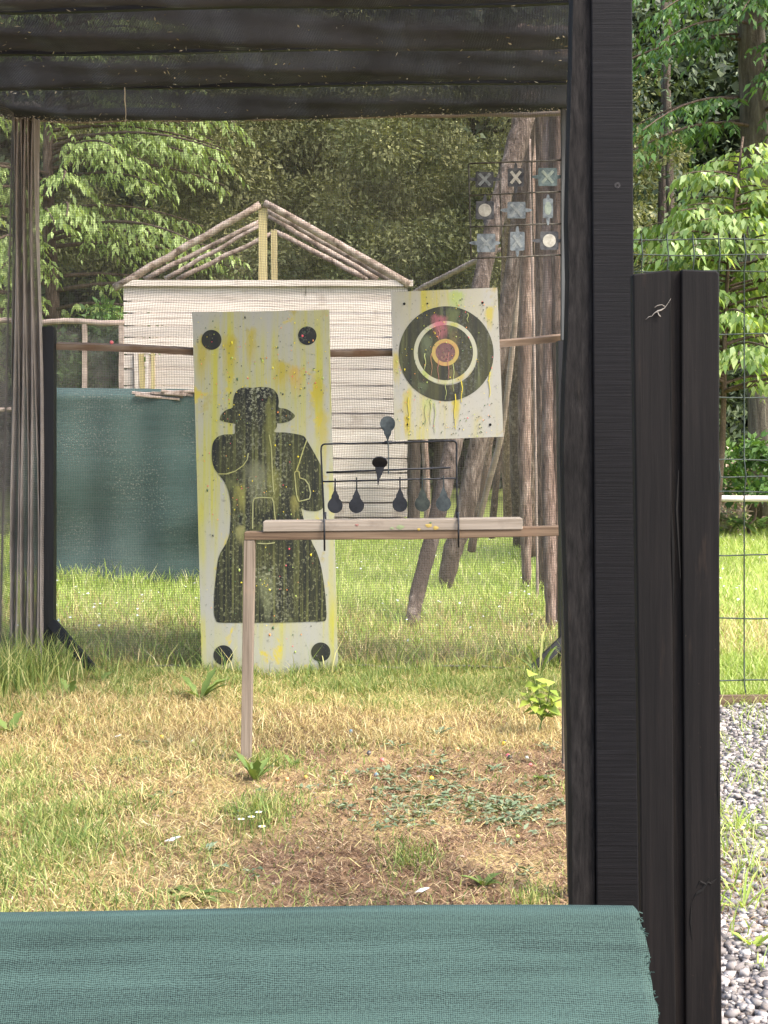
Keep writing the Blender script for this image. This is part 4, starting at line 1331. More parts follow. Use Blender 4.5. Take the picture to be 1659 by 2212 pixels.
def smooth_poly(pts, n=3):
    out = []
    k = len(pts)
    for i in range(k):
        p0, p1, p2, p3 = (np.array(pts[(i + d) % k], float) for d in (-1, 0, 1, 2))
        for j in range(n):
            s_ = j / n
            out.append(tuple(.5 * ((2 * p1) + (p2 - p0) * s_ + (2 * p0 - 5 * p1 + 4 * p2 - p3) * s_ ** 2 + (3 * p1 - p0 - 3 * p2 + p3) * s_ ** 3)))
    return out


k = MB()
k.prism([s1(*q) for q in smooth_poly(fig)], SY - .002, SY + .004)
k.build('figure', 'figure_black', t)
for (x, y, r_) in ((164, 230, 57), (713, 206, 53), (232, 2035, 56), (790, 2018, 55)):
    k = MB()
    k.ring(s1(x, y), 0, r_ * .68743 * .54861 / F * SY, SY - .002, SY + .004, 40)
    k.build('corner_dot', 'dot_black', t)


def ribbon(mb, pts, w, y, closed=False):
    pts = [Vector((p[0], y, p[1])) for p in pts]
    for i in range(len(pts) - (0 if closed else 1)):
        p, q = pts[i], pts[(i + 1) % len(pts)]
        d = (q - p).normalized()
        mb.bar(p - d * w * .3, q + d * w * .3, w * random.uniform(.8, 1.15), .002, (0, 1, 0))


W1 = 6 * .68743 * .54861 / F * SY
for ln, cl_ in (([(205, 998), (250, 998), (300, 982), (345, 950), (370, 915), (375, 880)], 0), ([(710, 805), (690, 860), (665, 940), (652, 975)], 0),
                ([(652, 980), (665, 985), (670, 1020), (700, 1030), (722, 1060), (732, 1110), (725, 1140), (690, 1150), (665, 1155), (652, 1120), (645, 1050), (640, 990)], 1),
                ([(400, 1310), (402, 1160), (410, 1138), (440, 1132), (510, 1135), (520, 1160), (530, 1260)], 0), ([(430, 1395), (480, 1398), (525, 1392)], 0), ([(495, 775), (508, 850), (513, 1000), (520, 1100)], 0)):
    k = MB()
    ribbon(k, [s1(*q) for q in ln], W1, SY - .0035, cl_)
    k.build('outline', 'line_cream', t)


def blob(mb, c, r_, y, mi, sy=1.0):
    n = 7
    ph = random.uniform(0, 6)
    ring = [(c[0] + r_ * math.cos(2 * math.pi * i / n + ph) * random.uniform(.7, 1.2), y - .0005, c[1] + r_ * sy * math.sin(2 * math.pi * i / n + ph) * random.uniform(.7, 1.2)) for i in range(n)]
    mb.add(ring + [(c[0], y - r_ * .7 - .001, c[1])], [((i + 1) % n, i, n) for i in range(n)], mi)


SPM = ['splat_green', 'splat_yellow', 'splat_red', 'splat_orange', 'splat_dark', 'splat_lime']
k = MB()
for i in range(430):
    big = random.random() < .10
    if random.random() < .55:
        cx, cy = random.choice([(270, 250), (600, 360), (760, 500), (330, 420), (120, 230), (730, 130), (560, 1300), (330, 1050), (500, 1600), (240, 620), (700, 420)])
        x, y = random.gauss(cx, 70), random.gauss(cy, 80)
    else:
        x, y = random.uniform(70, 830), random.uniform(90, 2080)
    if not (75 + y * .03 < x < 825 + y * .025 and 85 < y < 2090):
        continue
    m_ = random.choices(range(6), [30, 22, 7, 9, 34, 12])[0]
    blob(k, s1(x, y), (random.uniform(.0032, .0052) if big else random.uniform(.0012, .0030)), SY - .002, m_, random.uniform(.8, 1.8))
kind(k.build('paint_spatter', SPM, t), 'stuff')

# ------------------------------------------------------------------ bullseye board
BYY = 6.42
def s2(x, y):
    a = P((1500 + .33152 * x) * .54861, (1100 + .33165 * y) * .54861, BYY)
    return (a[0], a[2])


c0 = s2(765, 870)
t = thing('bullseye_target', 'square-topped pale board painted with a black bullseye and pink centre', 'target board', (c0[0], BYY, s2(800, 1890)[1]))
k = MB()
k.prism([s2(118, 152), s2(780, 122), s2(1383, 97), s2(1418, 980), s2(1455, 1868), s2(800, 1892), s2(163, 1908), s2(140, 1000)], BYY, BYY + .018)
k.build('panel', 'sheet_grey', t)
sc2 = .3316 * .54861 / F * BYY
for (r0, r1, c_, mtl, dy) in ((374, 563, (775, 882), 'ring_black', .0015), (328, 376, (765, 870), 'ring_white', .0020), (159, 330, (765, 870), 'ring_black', .0015), (116, 161, (765, 868), 'ring_orange', .0022), (0, 117, (765, 868), 'ring_pink', .0016)):
    k = MB()
    k.ring(s2(*c_), r0 * sc2, r1 * sc2, BYY - dy, BYY + .004, 72)
    k.build('ring', mtl, t)
for (x, y, r_) in ((277, 290, 15), (1207, 277, 14), (1298, 1725, 16), (320, 1722, 13), (552, 287, 10)):
    k = MB()
    k.ring(s2(x, y), 0, r_ * sc2, BYY - .0025, BYY + .002, 14)
    k.build('nail_hole', 'hole_dark', t)
k = MB()
for i in range(360):
    if random.random() < .5:
        cx, cy = random.choice([(1290, 380), (200, 1000), (310, 1700), (880, 1780), (600, 600), (800, 900), (1150, 1690), (950, 220)])
        x, y = random.gauss(cx, 80), random.gauss(cy, 120)
    else:
        x, y = random.uniform(140, 1400), random.uniform(150, 1860)
    if not (150 + y * .022 < x < 1375 + y * .035 and 170 < y < 1870):
        continue
    m_ = random.choices(range(6), [20, 16, 4, 8, 46, 10])[0]
    blob(k, s2(x, y), random.uniform(.0011, .0028), BYY - .0022, m_, random.uniform(.8, 1.8))
kind(k.build('paint_spatter', SPM, t), 'stuff')
k = MB()
for (x, y, ln, m_) in ((600, 880, 270, 3), (680, 960, 260, 2), (800, 860, 320, 2), (690, 600, 120, 2), (525, 880, 190, 5), (770, 1230, 200, 5), (1030, 400, 110, 5), (860, 1000, 330, 5), (880, 1360, 420, 1), (960, 1200, 260, 1), (590, 1440, 280, 5), (530, 1480, 260, 5), (640, 1470, 350, 5), (330, 1400, 380, 1), (1290, 1100, 300, 1)):
    w_ = random.uniform(7, 13) * sc2
    p = [s2(x + 8 * math.sin(j * 1.3 + x), y + ln * j / 6) for j in range(7)]
    for j in range(6):
        k.bar(Vector((p[j][0], BYY - .0028, p[j][1])), Vector((p[j + 1][0], BYY - .0028, p[j + 1][1])), w_ * (1 - .1 * j), .0012, (0, 1, 0), m_)
M['drip_green'] = target_paint('drip_green', (.1, .09, .04), (.2, .2, .06), .5, None, 3)
M['drip_yellow'] = target_paint('drip_yellow', (.42, .34, .04), (.4, .36, .06), .5, None, 4)
M['drip_red'] = target_paint('drip_red', (.28, .12, .11), (.3, .15, .09), .5, None, 5)
M['drip_orange'] = target_paint('drip_orange', (.3, .17, .1), (.3, .2, .09), .5, None, 6)
M['drip_lime'] = target_paint('drip_lime', (.3, .32, .13), (.26, .3, .1), .5, None, 7)
kind(k.build('paint_drips', ['drip_green', 'drip_yellow', 'drip_red', 'drip_orange', 'drip_green', 'drip_lime'], t), 'stuff')
# ------------------------------------------------------------------ bench and spinner
BE = 4.62
t = thing('target_bench', 'rough wooden bench of two planks on one leg in front of the boards', 'bench', P(540, 1660, BE))
k = MB()
a, b_ = P(568, 1125, BE), P(1129, 1119.5, BE)
k.prism([P(568, 1127, BE)[::2], P(850, 1123.5, BE)[::2], P(1129, 1120, BE)[::2], P(1129, 1144, BE)[::2], P(850, 1146.5, BE)[::2], P(568, 1149, BE)[::2]], BE, BE + .09)
o = k.build('top_plank', 'bench_pale', t)
mo = o.modifiers.new('bevel', 'BEVEL')
mo.width, mo.segments = .0025, 2
k = MB()
k.prism([P(527, 1150, BE)[::2], P(850, 1147, BE)[::2], P(1246, 1136.5, BE)[::2], P(1246, 1157, BE)[::2], P(900, 1165.5, BE)[::2], P(527, 1167, BE)[::2]], BE + .004, BE + .07)
o = k.build('lower_beam', 'bench_brown', t)
mo = o.modifiers.new('bevel', 'BEVEL')
mo.width, mo.segments = .0025, 2
k = MB()
p0, p1 = P(540, 1167.5, BE), P(531, 1655, BE)
zf = g1(p1[0], BE) - .02
k.prism([(p0[0] - .021, p0[2]), (p0[0] + .015, p0[2]), (p1[0] + .014, zf), (p1[0] - .018, zf)], BE + .006, BE + .058)
o = k.build('leg', 'leg_wood', t)
mo = o.modifiers.new('bevel', 'BEVEL')
mo.width, mo.segments = .002, 2
k = MB()
p0 = P(1229, 1159, BE)
k.prism([(p0[0] - .02, p0[2]), (p0[0] + .015, p0[2]), (p0[0] + .016, -.02), (p0[0] - .016, -.02)], BE + .012, BE + .056)
k.build('leg', 'leg_wood', t)
M['stain_red'] = target_paint('stain_red', (.22, .1, .085), (.22, .14, .11), .6, None, 1)
M['stain_yellow'] = target_paint('stain_yellow', (.32, .22, .035), (.3, .24, .1), .6, None, 2)
M['stain_green'] = target_paint('stain_green', (.17, .2, .1), (.22, .21, .14), .6, None, 3)
for (u, v, w_, m_) in ((771, 1134, 9, 0), (864, 1138, 18, 2), (846, 1141, 9, 2), (926, 1135, 17, 1), (941, 1140, 14, 1), (930, 1129, 6, 3), (905, 1143, 10, 1)):
    k = MB()
    blob(k, P(u, v, BE)[::2], w_ * .5 / F * BE, BE - .0004, m_, .6)
    k.v = [(q[0], max(q[1], BE - .0018), q[2]) for q in k.v]
    k.build('paint_stain', ['stain_red', 'stain_yellow', 'stain_green', 'splat_green'], t)

SPY = 4.665
def s3(x, y):
    return Vector(P((1200 + .42194 * x) * .54861, (1600 + .42194 * y) * .54861, SPY))


zs = .42194 * .54861 / F * SPY
t = thing('spinner_target', 'black wire spinner target with hanging round paddles on the bench', 'spinner target', s3(790, 1055))
k = MB()
arc = lambda cx, cy, r_, a0, a1, n=6: [s3(cx + r_ * math.cos(R(a0 + (a1 - a0) * i / n)), cy + r_ * math.sin(R(a0 + (a1 - a0) * i / n))) for i in range(n + 1)]
pth = [s3(180, 1100), s3(176, 900), s3(160, 600), s3(152, 420)] + arc(190, 388, 36, 180, 270) + [s3(500, 345), s3(780, 338), s3(1000, 332), s3(1350, 322)] + arc(1382, 358, 36, 270, 360) + [s3(1416, 600), s3(1422, 900), s3(1426, 1100)]
k.tube(pth, 8.5 * zs, 10)
k.build('frame', 'rod_black', t, smooth=True)
for (xa, ya, xb, yb) in ((188, 1050, 191, 1335), (1426, 1045, 1428, 1304)):
    k = MB()
    q0, q1 = s3(xa, ya), s3(xb, yb)
    q0.y = q1.y = BE - .008
    k.tube([s3(xa, ya - 50), q0 + Vector((0, .02, .01)), q0, q1], 9 * zs, 8)
    k.build('ground_spike', 'rod_black', t, smooth=True)
    k = MB()
    k.tube([s3(xa, 985), s3(xa, 1052)], 15 * zs, 10)
    k.build('socket', 'rod_black', t, smooth=True)
k = MB()
k.tube([s3(172, 703), s3(800, 686), s3(1410, 672)], 8 * zs, 8)
k.build('paddle_bar', 'rod_black', t, smooth=True)
k = MB()
k.tube([s3(200, 618) + Vector((0, .015, 0)), s3(780, 594) + Vector((0, .015, 0)), s3(1362, 573) + Vector((0, .015, 0))], 9 * zs, 8)
k.build('reset_bar', 'rod_black', t, smooth=True)
k = MB()
k.tube([s3(720, 342), s3(745, 340), s3(745, 340), s3(815, 338), s3(815, 338), s3(850, 336)], [11 * zs, 11 * zs, 17 * zs, 17 * zs, 11 * zs, 11 * zs], 10)
k.build('clamp', 'rod_black', t, smooth=True)


def paddle_shape(cx, cy, r_, ystem, up=1, sx=1.0):
    """round plate with a throat that narrows to a stem; up = 1: the stem rises"""
    pts = []
    a0 = 52
    for i in range(25):
        an = R(-90 + a0 + (360 - 2 * a0) * i / 24)
        pts.append((cx + sx * r_ * math.cos(an), cy + up * r_ * math.sin(an)))
    nk = [(-.50, -.98), (-.49, -1.25), (-.30, -1.62), (-.12, -2.05), (-.085, -2.4)]
    left = [(cx + sx * r_ * x, cy + up * r_ * y) for x, y in nk]
    right = [(cx - sx * r_ * x, cy + up * r_ * y) for x, y in nk[::-1]]
    top = [(cx - .07 * r_, ystem), (cx + .07 * r_, ystem)]
    return pts + left + top + right


for (x, y, ys, mtl) in ((284, 925, 672, 'paddle_dark'), (483, 925, 662, 'paddle_dark'), (888, 914, 657, 'paddle_dark'), (1097, 909, 648, 'paddle_green'), (1294, 908, 645, 'paddle_teal')):
    pl = [s3(*q) for q in paddle_shape(x, y, 71, ys)]
    k = MB()
    k.prism([(p.x, p.z) for p in pl], SPY - .0075, SPY - .0035)
    k.build('paddle', mtl, t)
pl = [s3(*q) for q in paddle_shape(773, 162, 71, 335, -1)]
k = MB()
k.prism([(p.x, p.z) for p in pl], SPY - .009, SPY - .005)
k.tube([s3(778, 330) + Vector((0, -.007, 0)), s3(781, 630) + Vector((0, -.007, 0))], 6 * zs, 7)
k.build('top_paddle', 'paddle_teal', t)
k = MB()
c_ = s3(700, 527)
n = 28
tilt = R(42)
for i in range(n):
    pass
ring_ = [c_ + Vector((72 * zs * math.cos(2 * math.pi * i / n), -72 * zs * math.sin(2 * math.pi * i / n) * math.sin(tilt), 72 * zs * math.sin(2 * math.pi * i / n) * math.cos(tilt))) for i in range(n)]
nv = Vector((0, math.cos(tilt), math.sin(tilt))) * .004
k.add([p for p in ring_] + [p + nv for p in ring_], [tuple(range(n)), tuple(range(2 * n - 1, n - 1, -1))] + [(i, i + n, (i + 1) % n + n, (i + 1) % n) for i in range(n)])
tl = [(656, 565), (744, 565), (730, 612), (712, 650), (694, 690), (688, 735), (681, 735), (676, 690), (670, 640)]
k.prism([(s3(*q).x, s3(*q).z) for q in tl], SPY - .012, SPY - .008)
k.build('fallen_paddle', 'paddle_dark', t)

# ------------------------------------------------------------------ noughts and crosses frame
OY = 6.40
def s4(x, y):
    return Vector(P((1800 + .3014 * x) * .54861, (600 + .3014 * y) * .54861, OY))


z4 = .3014 * .54861 / F * OY
t = thing('noughts_and_crosses_target', 'wire noughts and crosses frame with nine small spinning plates', 'target frame', s4(780, 1370))
k = MB()
gp = [[(150, 150), (560, 130), (968, 118), (1375, 100)], [(162, 562), (568, 545), (980, 525), (1380, 515)], [(172, 975), (578, 962), (988, 942), (1390, 935)], [(185, 1385), (590, 1372), (1000, 1355), (1405, 1338)]]
for r_ in gp:
    k.tube([s4(*p) for p in r_], 11 * z4, 7)
for c_ in range(4):
    k.tube([s4(*gp[i][c_]) + Vector((0, .003, 0)) for i in range(4)], 11 * z4, 7)
k.tube([s4(1385, 110), s4(1470, 108)], 13 * z4, 8)
k.tube([s4(1395, 120), s4(1392, 600), s4(1402, 1330)], 8 * z4, 7)
k.tube([s4(1400, 1330), s4(1450, 1325)], 11 * z4, 8)
k.build('wire_frame', 'wire_frame', t, smooth=True)
plates = [((240, 255, 475, 455), 'h', 'plate_dark', 'x', 'mark_dim', (.34, .34, .24)), ((660, 210, 868, 450), 'v', 'plate_dark', 'x', 'mark_pale', None), ((1058, 205, 1305, 440), 'h', 'plate_teal', 'x', 'mark_green', None),
          ((242, 640, 480, 875), 'v', 'plate_dark', 'o', 'mark_pale', None), ((655, 650, 892, 865), 'h', 'plate_grey', 'x', 'mark_dim', None), ((1122, 605, 1250, 860), 'v', 'plate_grey', 'o', 'mark_green', None),
          ((258, 1065, 498, 1305), 'h', 'plate_grey', 'x', 'mark_dim', None), ((693, 1040, 880, 1285), 'v', 'plate_grey', 'x', 'mark_dim', None), ((1085, 1035, 1320, 1275), 'h', 'plate_dark', 'o', 'mark_pale', None)]
for i, ((xa, ya, xb, yb), ax, mtl, mk, mm, _) in enumerate(plates):
    cx, cy, hw, hh = (xa + xb) / 2, (ya + yb) / 2, (xb - xa) / 2, (yb - ya) / 2
    k = MB()
    c4 = [(xa + 12, ya), (xb - 12, ya), (xb, ya + 12), (xb, yb - 12), (xb - 12, yb), (xa + 12, yb), (xa, yb - 12), (xa, ya + 12)]
    k.prism([(s4(*q).x, s4(*q).z) for q in c4], OY - .006, OY - .003)
    if ax == 'h':
        g0, g1_ = 150 + 410 * (i % 3) + 6, 560 + 408 * (i % 3) + 4
        for (x0, x1) in ((xa, g0), (xb, g1_)):
            k.prism([(s4(*q).x, s4(*q).z) for q in ((x0, cy - 26), (x0 + .55 * (x1 - x0), cy - 22), (x1, cy - 8), (x1, cy + 8), (x0 + .55 * (x1 - x0), cy + 22), (x0, cy + 26))], OY - .0055, OY - .0035)
    else:
        r0 = 140 + 412 * (i // 3)
        for (y0_, y1_) in ((ya, r0), (yb, r0 + 400)):
            k.prism([(s4(*q).x, s4(*q).z) for q in ((cx - 24, y0_), (cx - 20, y0_ + .55 * (y1_ - y0_)), (cx - 8, y1_), (cx + 8, y1_), (cx + 20, y0_ + .55 * (y1_ - y0_)), (cx + 24, y0_))], OY - .0055, OY - .0035)
    pl_ = k.build('plate', mtl, t)
    k = MB()
    if mk == 'o':
        c_ = s4(cx, cy)
        rr = min(.72 * hh, 86) * z4
        k.ring((c_.x, c_.z), 0, rr, OY - .0068, OY - .0058, 28, 0, min(1.0, hw * .72 * z4 / rr))
    else:
        sx_ = min(1, hw / hh)
        for sg in (-1, 1):
            k.bar(s4(cx - 72 * sx_ * sg, cy - 78) + Vector((0, -.0064 - .0004 * sg, 0)), s4(cx + 72 * sx_ * sg, cy + 78) + Vector((0, -.0064 - .0004 * sg, 0)), 38 * z4, .0008, (0, 1, 0))
    k.build('nought_mark' if mk == 'o' else 'cross_mark', mm, pl_)

# ------------------------------------------------------------------ grass and litter on the ground
def pick(n, x0, x1, y0_, y1_, dens):
    """n points kept with probability dens(x, y)"""
    x, y = RNG.uniform(x0, x1, n), RNG.uniform(y0_, y1_, n)
    k_ = RNG.uniform(0, 1, n) < dens(x, y)
    return x[k_], y[k_]


def patch(x, y, f=1.0, s=0.0):
    return .5 + .25 * np.sin(2.3 * f * x + 1.1 * np.sin(1.9 * f * y + s) + s) + .25 * np.sin(2.9 * f * y + 1.3 * np.sin(2.1 * f * x + 2 * s))


def fine(x, y, s):
    return .5 + .5 * np.sin(11 * x + 3 * np.sin(7 * y + s)) * np.sin(9 * y + 2 * np.sin(8 * x + s))


def U_(x, y):
    return CX + F * x / y


# lawn beyond the net
x, y = pick(150000, -4.6, 5.2, 6.7, 16.6, lambda x, y: np.where((np.abs(x) < .36 * y) , 1, 0) * (.35 + .65 * fine(x, y, 1)))
h = RNG.uniform(.04, .11, len(x)) * (.7 + .6 * patch(x, y, .8, 1))
V1 = blades(x, y, gz(x, y) - .004, h, RNG.uniform(.004, .008, len(x)), RNG.uniform(0, 6.28, len(x)), RNG.uniform(.1, 1.0, len(x)))
x4, y4 = pick(40000, .95, 3.0, 5.68, 6.75, lambda x, y: .4 + .6 * fine(x, y, 1))
V4 = blades(x4, y4, gz(x4, y4) - .004, RNG.uniform(.03, .10, len(x4)), RNG.uniform(.003, .006, len(x4)), RNG.uniform(0, 6.28, len(x4)), RNG.uniform(.1, 1.0, len(x4)))
# tall tufts along the foot of the windbreak and the wood edge
n = 3000
x2 = RNG.uniform(-3.0, -.7, n)
y2 = RNG.normal(10.0, .13, n)
V2 = blades(x2, y2, gz(x2, y2) - .005, RNG.uniform(.04, .15, n) * (.4 + fine(x2, y2, 2)), RNG.uniform(.005, .012, n), RNG.uniform(0, 6.28, n), RNG.uniform(.05, .6, n))
n = 5000
x3 = RNG.uniform(2.2, 5.2, n)
y3 = RNG.normal(15.2, .3, n)
V3 = blades(x3, y3, gz(x3, y3) - .005, RNG.uniform(.06, .18, n), RNG.uniform(.006, .012, n), RNG.uniform(0, 6.28, n), RNG.uniform(.05, .6, n))
V, Q = join([V1, V2, V3, V4])
kind(np_mesh('lawn_grass', V, Q, 'grass_lawn', None), 'stuff')

# green grass inside the cage: thick by the net, tufts elsewhere
def dens_in(x, y):
    u = U_(x, y)
    near_net = np.clip((y - 5.45) / .55, 0, 1)
    left = np.clip((430 - u) / 420, 0, 1) * np.clip((5.6 - y) / .6, 0, 1) * .5
    tuft = np.exp(-((u - 150) / 130) ** 2 - ((y - 3.72) / .3) ** 2) * .6
    mid = .30 * np.clip(1.25 - (u - 200) / 900, .4, 1)
    tuft2 = np.exp(-((u - 560) / 60) ** 2 - ((y - 3.95) / .16) ** 2) * .9 + np.exp(-((u - 575) / 50) ** 2 - ((y - 4.62) / .10) ** 2) * .8 + np.exp(-((u - 890) / 60) ** 2 - ((y - 3.62) / .12) ** 2) * .7 + np.exp(-((u - 1150) / 60) ** 2 - ((y - 3.3) / .12) ** 2) * .5
    pt = np.clip(fine(x * .7, y * .7, 3) - .25, 0, 1)
    return np.clip((near_net * .75 + left + mid) * (.25 + pt) + tuft + tuft2, 0, 1)


x, y = pick(190000, -1.75, 1.0, 3.0, 7.4, dens_in)
h = RNG.uniform(.03, .085, len(x)) * (.65 + .7 * np.clip(dens_in(x, y), 0, 1))
h = np.where(y > 6.2, h * .8, h * .72)
g1_ = blades(x, y, gz(x, y) - .003, h, RNG.uniform(.0022, .0045, len(x)), RNG.uniform(0, 6.28, len(x)), RNG.uniform(.1, 1.15, len(x)))
n = 480
xa = RNG.uniform(-1.75, 1.0, n)
ya = RNG.normal(6.5, .12, n)
g2_ = blades(xa, ya, gz(xa, ya) - .003, RNG.uniform(.05, .20, n), RNG.uniform(.003, .006, n), RNG.uniform(0, 6.28, n), RNG.uniform(.05, .7, n))
n = 1500
xa = P(25, 0, 6.2)[0] + RNG.normal(0, .14, n)
ya = 6.1 + RNG.normal(0, .25, n)
g3_ = blades(xa, ya, gz(xa, ya) - .003, RNG.uniform(.06, .26, n), RNG.uniform(.003, .006, n), RNG.uniform(0, 6.28, n), RNG.uniform(.05, .7, n))
V, Q = join([g1_, g2_, g3_])
kind(np_mesh('grass', V, Q, 'grass_green', None), 'stuff')

# straw: dry flattened blades
def dens_straw(x, y):
    u = U_(x, y)
    band = np.exp(-((y - 5.15) / .55) ** 2)
    return np.clip(.25 + .75 * band + .35 * (u < 520) - .7 * np.clip((u - 420) / 260, 0, 1) * (y < 4.95) + .2 * (fine(x, y, 5) - .5), .05, 1)


x, y = pick(115000, -1.7, 1.0, 3.0, 6.7, dens_straw)
n = len(x)
up_ = RNG.uniform(0, 1, n) < .35 * np.exp(-((y - 5.2) / .6) ** 2) + .06
lean = np.where(up_, RNG.uniform(.2, 1.1, n), RNG.uniform(1.32, 1.54, n))
h = np.where(up_, RNG.uniform(.025, .07, n), RNG.uniform(.025, .085, n))
V, Q = blades(x, y, gz(x, y) + RNG.uniform(-.002, .010, n) * (~up_), h, RNG.uniform(.0015, .0034, n), RNG.uniform(0, 6.28, n), lean, .1)
kind(np_mesh('straw_litter', V, Q, 'straw', None), 'stuff')

x, y = pick(60000, -2.6, 2.2, 6.5, 10.0, lambda x, y: np.clip(1.1 - (y - 6.5) / 2.6, 0, 1) * (.3 + .7 * fine(x, y, 11)))
n = len(x)
V, Q = blades(x, y, gz(x, y), RNG.uniform(.04, .13, n), RNG.uniform(.002, .005, n), RNG.uniform(0, 6.28, n), RNG.uniform(.3, 1.45, n))
kind(np_mesh('dry_grass', V, Q, 'straw', None), 'stuff')

# dry leaves and bark bits on the bare soil
x, y = pick(30000, -1.2, 1.0, 3.0, 5.3, lambda x, y: np.clip((U_(x, y) - 330) / 500, .05, 1) * np.clip((5.2 - y) / .8, 0, 1) * (.3 + .7 * fine(x, y, 7)))
n = len(x)
V, Q = leaves(np.stack([x, y, gz(x, y) + RNG.uniform(.001, .010, n)], 1), np.stack([RNG.normal(0, 1, n), RNG.normal(0, 1, n), RNG.normal(0, .18, n)], 1), RNG.normal(0, .35, (n, 3)) + np.array([0, 0, 1]), RNG.uniform(.006, .026, n), RNG.uniform(.0025, .009, n), .2)
kind(np_mesh('fallen_leaves', V, Q, 'dry_leaf', None), 'stuff')

x, y = pick(60000, -1.3, 1.0, 3.0, 5.2, lambda x, y: np.clip((U_(x, y) - 250) / 500, .05, 1) * np.clip((5.1 - y) / .5, 0, 1) * (.35 + .65 * fine(x, y, 13)))
n = len(x)
V, Q = blades(x, y, gz(x, y) + RNG.uniform(0, .009, n), RNG.uniform(.015, .06, n), RNG.uniform(.0014, .003, n), RNG.uniform(0, 6.28, n), RNG.uniform(1.25, 1.55, n), .1)
kind(np_mesh('brown_straw_litter', V, Q, 'brown_straw', None), 'stuff')

# grey-green ground plants, flattened rosettes on the soil at the right
ps, ds = [], []
for i in range(150):
    if i < 95:
        u, v = random.gauss(1010, 110), random.gauss(1745, 28)
    elif i < 120:
        u, v = random.gauss(870, 90), random.gauss(1690, 25)
    else:
        u, v = random.uniform(250, 1200), random.uniform(1600, 1900)
    if u > 1215:
        continue
    Y = GY(v)
    x = (u - CX) / F * Y
    for j in range(random.randint(5, 10)):
        az = random.uniform(0, 6.28)
        ps.append((x + random.gauss(0, .012), Y + random.gauss(0, .012), g1(x, Y) + random.uniform(.003, .014)))
        ds.append((math.cos(az), math.sin(az), random.uniform(-.05, .5)))
n = len(ps)
V, Q = leaves(np.array(ps), np.array(ds), RNG.normal(0, .25, (n, 3)) + np.array([0, 0, 1]), RNG.uniform(.018, .045, n), RNG.uniform(.007, .014, n), .2, .1)
kind(np_mesh('ground_cover', V, Q, 'leaf_greygreen', None), 'stuff')

# clover and daisy heads in the lawn
n = 900
x, y = RNG.uniform(-3.6, 5.0, n), RNG.uniform(7.2, 14.5, n)
V, Q = leaves(np.stack([x, y, gz(x, y) + RNG.uniform(.05, .10, n)], 1), RNG.normal(0, 1, (n, 3)) * np.array([1, 1, .2]), RNG.normal(0, .3, (n, 3)) + np.array([0, 0, 1]), .02, .018, .1)
kind(np_mesh('clover_flowers', V, Q, 'petal', None)  , 'stuff')

# gravel
n = 34000
ph = (1 + 5 ** .5) / 2
ico = unit(np.array([(-1, ph, 0), (1, ph, 0), (-1, -ph, 0), (1, -ph, 0), (0, -1, ph), (0, 1, ph), (0, -1, -ph), (0, 1, -ph)], float))
cube = np.array([(-1, -1, -1), (1, -1, -1), (1, 1, -1), (-1, 1, -1), (-1, -1, 1), (1, -1, 1), (1, 1, 1), (-1, 1, 1)], float)
cq = np.array([(0, 3, 2, 1), (4, 5, 6, 7), (0, 1, 5, 4), (1, 2, 6, 5), (2, 3, 7, 6), (3, 0, 4, 7)])
x, y = RNG.uniform(.52, 2.1, n), RNG.uniform(2.2, 5.58, n)
ok = x > .165 * y + .03
x, y = x[ok], y[ok]
n = len(x)
s_ = .0032 + .0070 * RNG.uniform(0, 1, n) ** 2.2
loc = cube[None] * (1 + RNG.uniform(-.45, .35, (n, 8, 3)))
an = RNG.uniform(0, 6.28, n)
ca, sa = np.cos(an), np.sin(an)
tl_ = RNG.uniform(-.6, .6, n)
xx = loc[..., 0] * ca[:, None] - loc[..., 1] * sa[:, None]
yy_ = (loc[..., 0] * sa[:, None] + loc[..., 1] * ca[:, None]) * RNG.uniform(.6, 1.1, (n, 1))
zz = loc[..., 2] * RNG.uniform(.45, .8, (n, 1)) + xx * np.tan(tl_)[:, None] * .5
V = np.stack([xx, yy_, zz], -1) * s_[:, None, None] + np.stack([x, y, gz(x, y) + .006 + RNG.uniform(0, .008, n)], 1)[:, None, :]
Q = (np.arange(n) * 8)[:, None, None] + cq[None]
kind(np_mesh('gravel', V, Q, 'gravel_stone', None), 'stuff')
x, y = pick(26000, .74, 2.0, 2.3, 5.75, lambda x, y: np.clip(.8 * np.exp(-((y - 5.62) / .08) ** 2) + .5 * np.exp(-((y - 3.7) / .35) ** 2 - ((x - .86) / .15) ** 2) + .35 * np.exp(-((y - 4.25) / .3) ** 2 - ((x - 1.1) / .12) ** 2) + .12, 0, 1) * (fine(x, y, 9) > .45))
n = len(x)
V, Q = blades(x, y, gz(x, y) + .002, RNG.uniform(.03, .10, n), RNG.uniform(.002, .005, n), RNG.uniform(0, 6.28, n), RNG.uniform(.2, 1.2, n))
kind(np_mesh('path_grass', V, Q, 'grass_lawn', None), 'stuff')


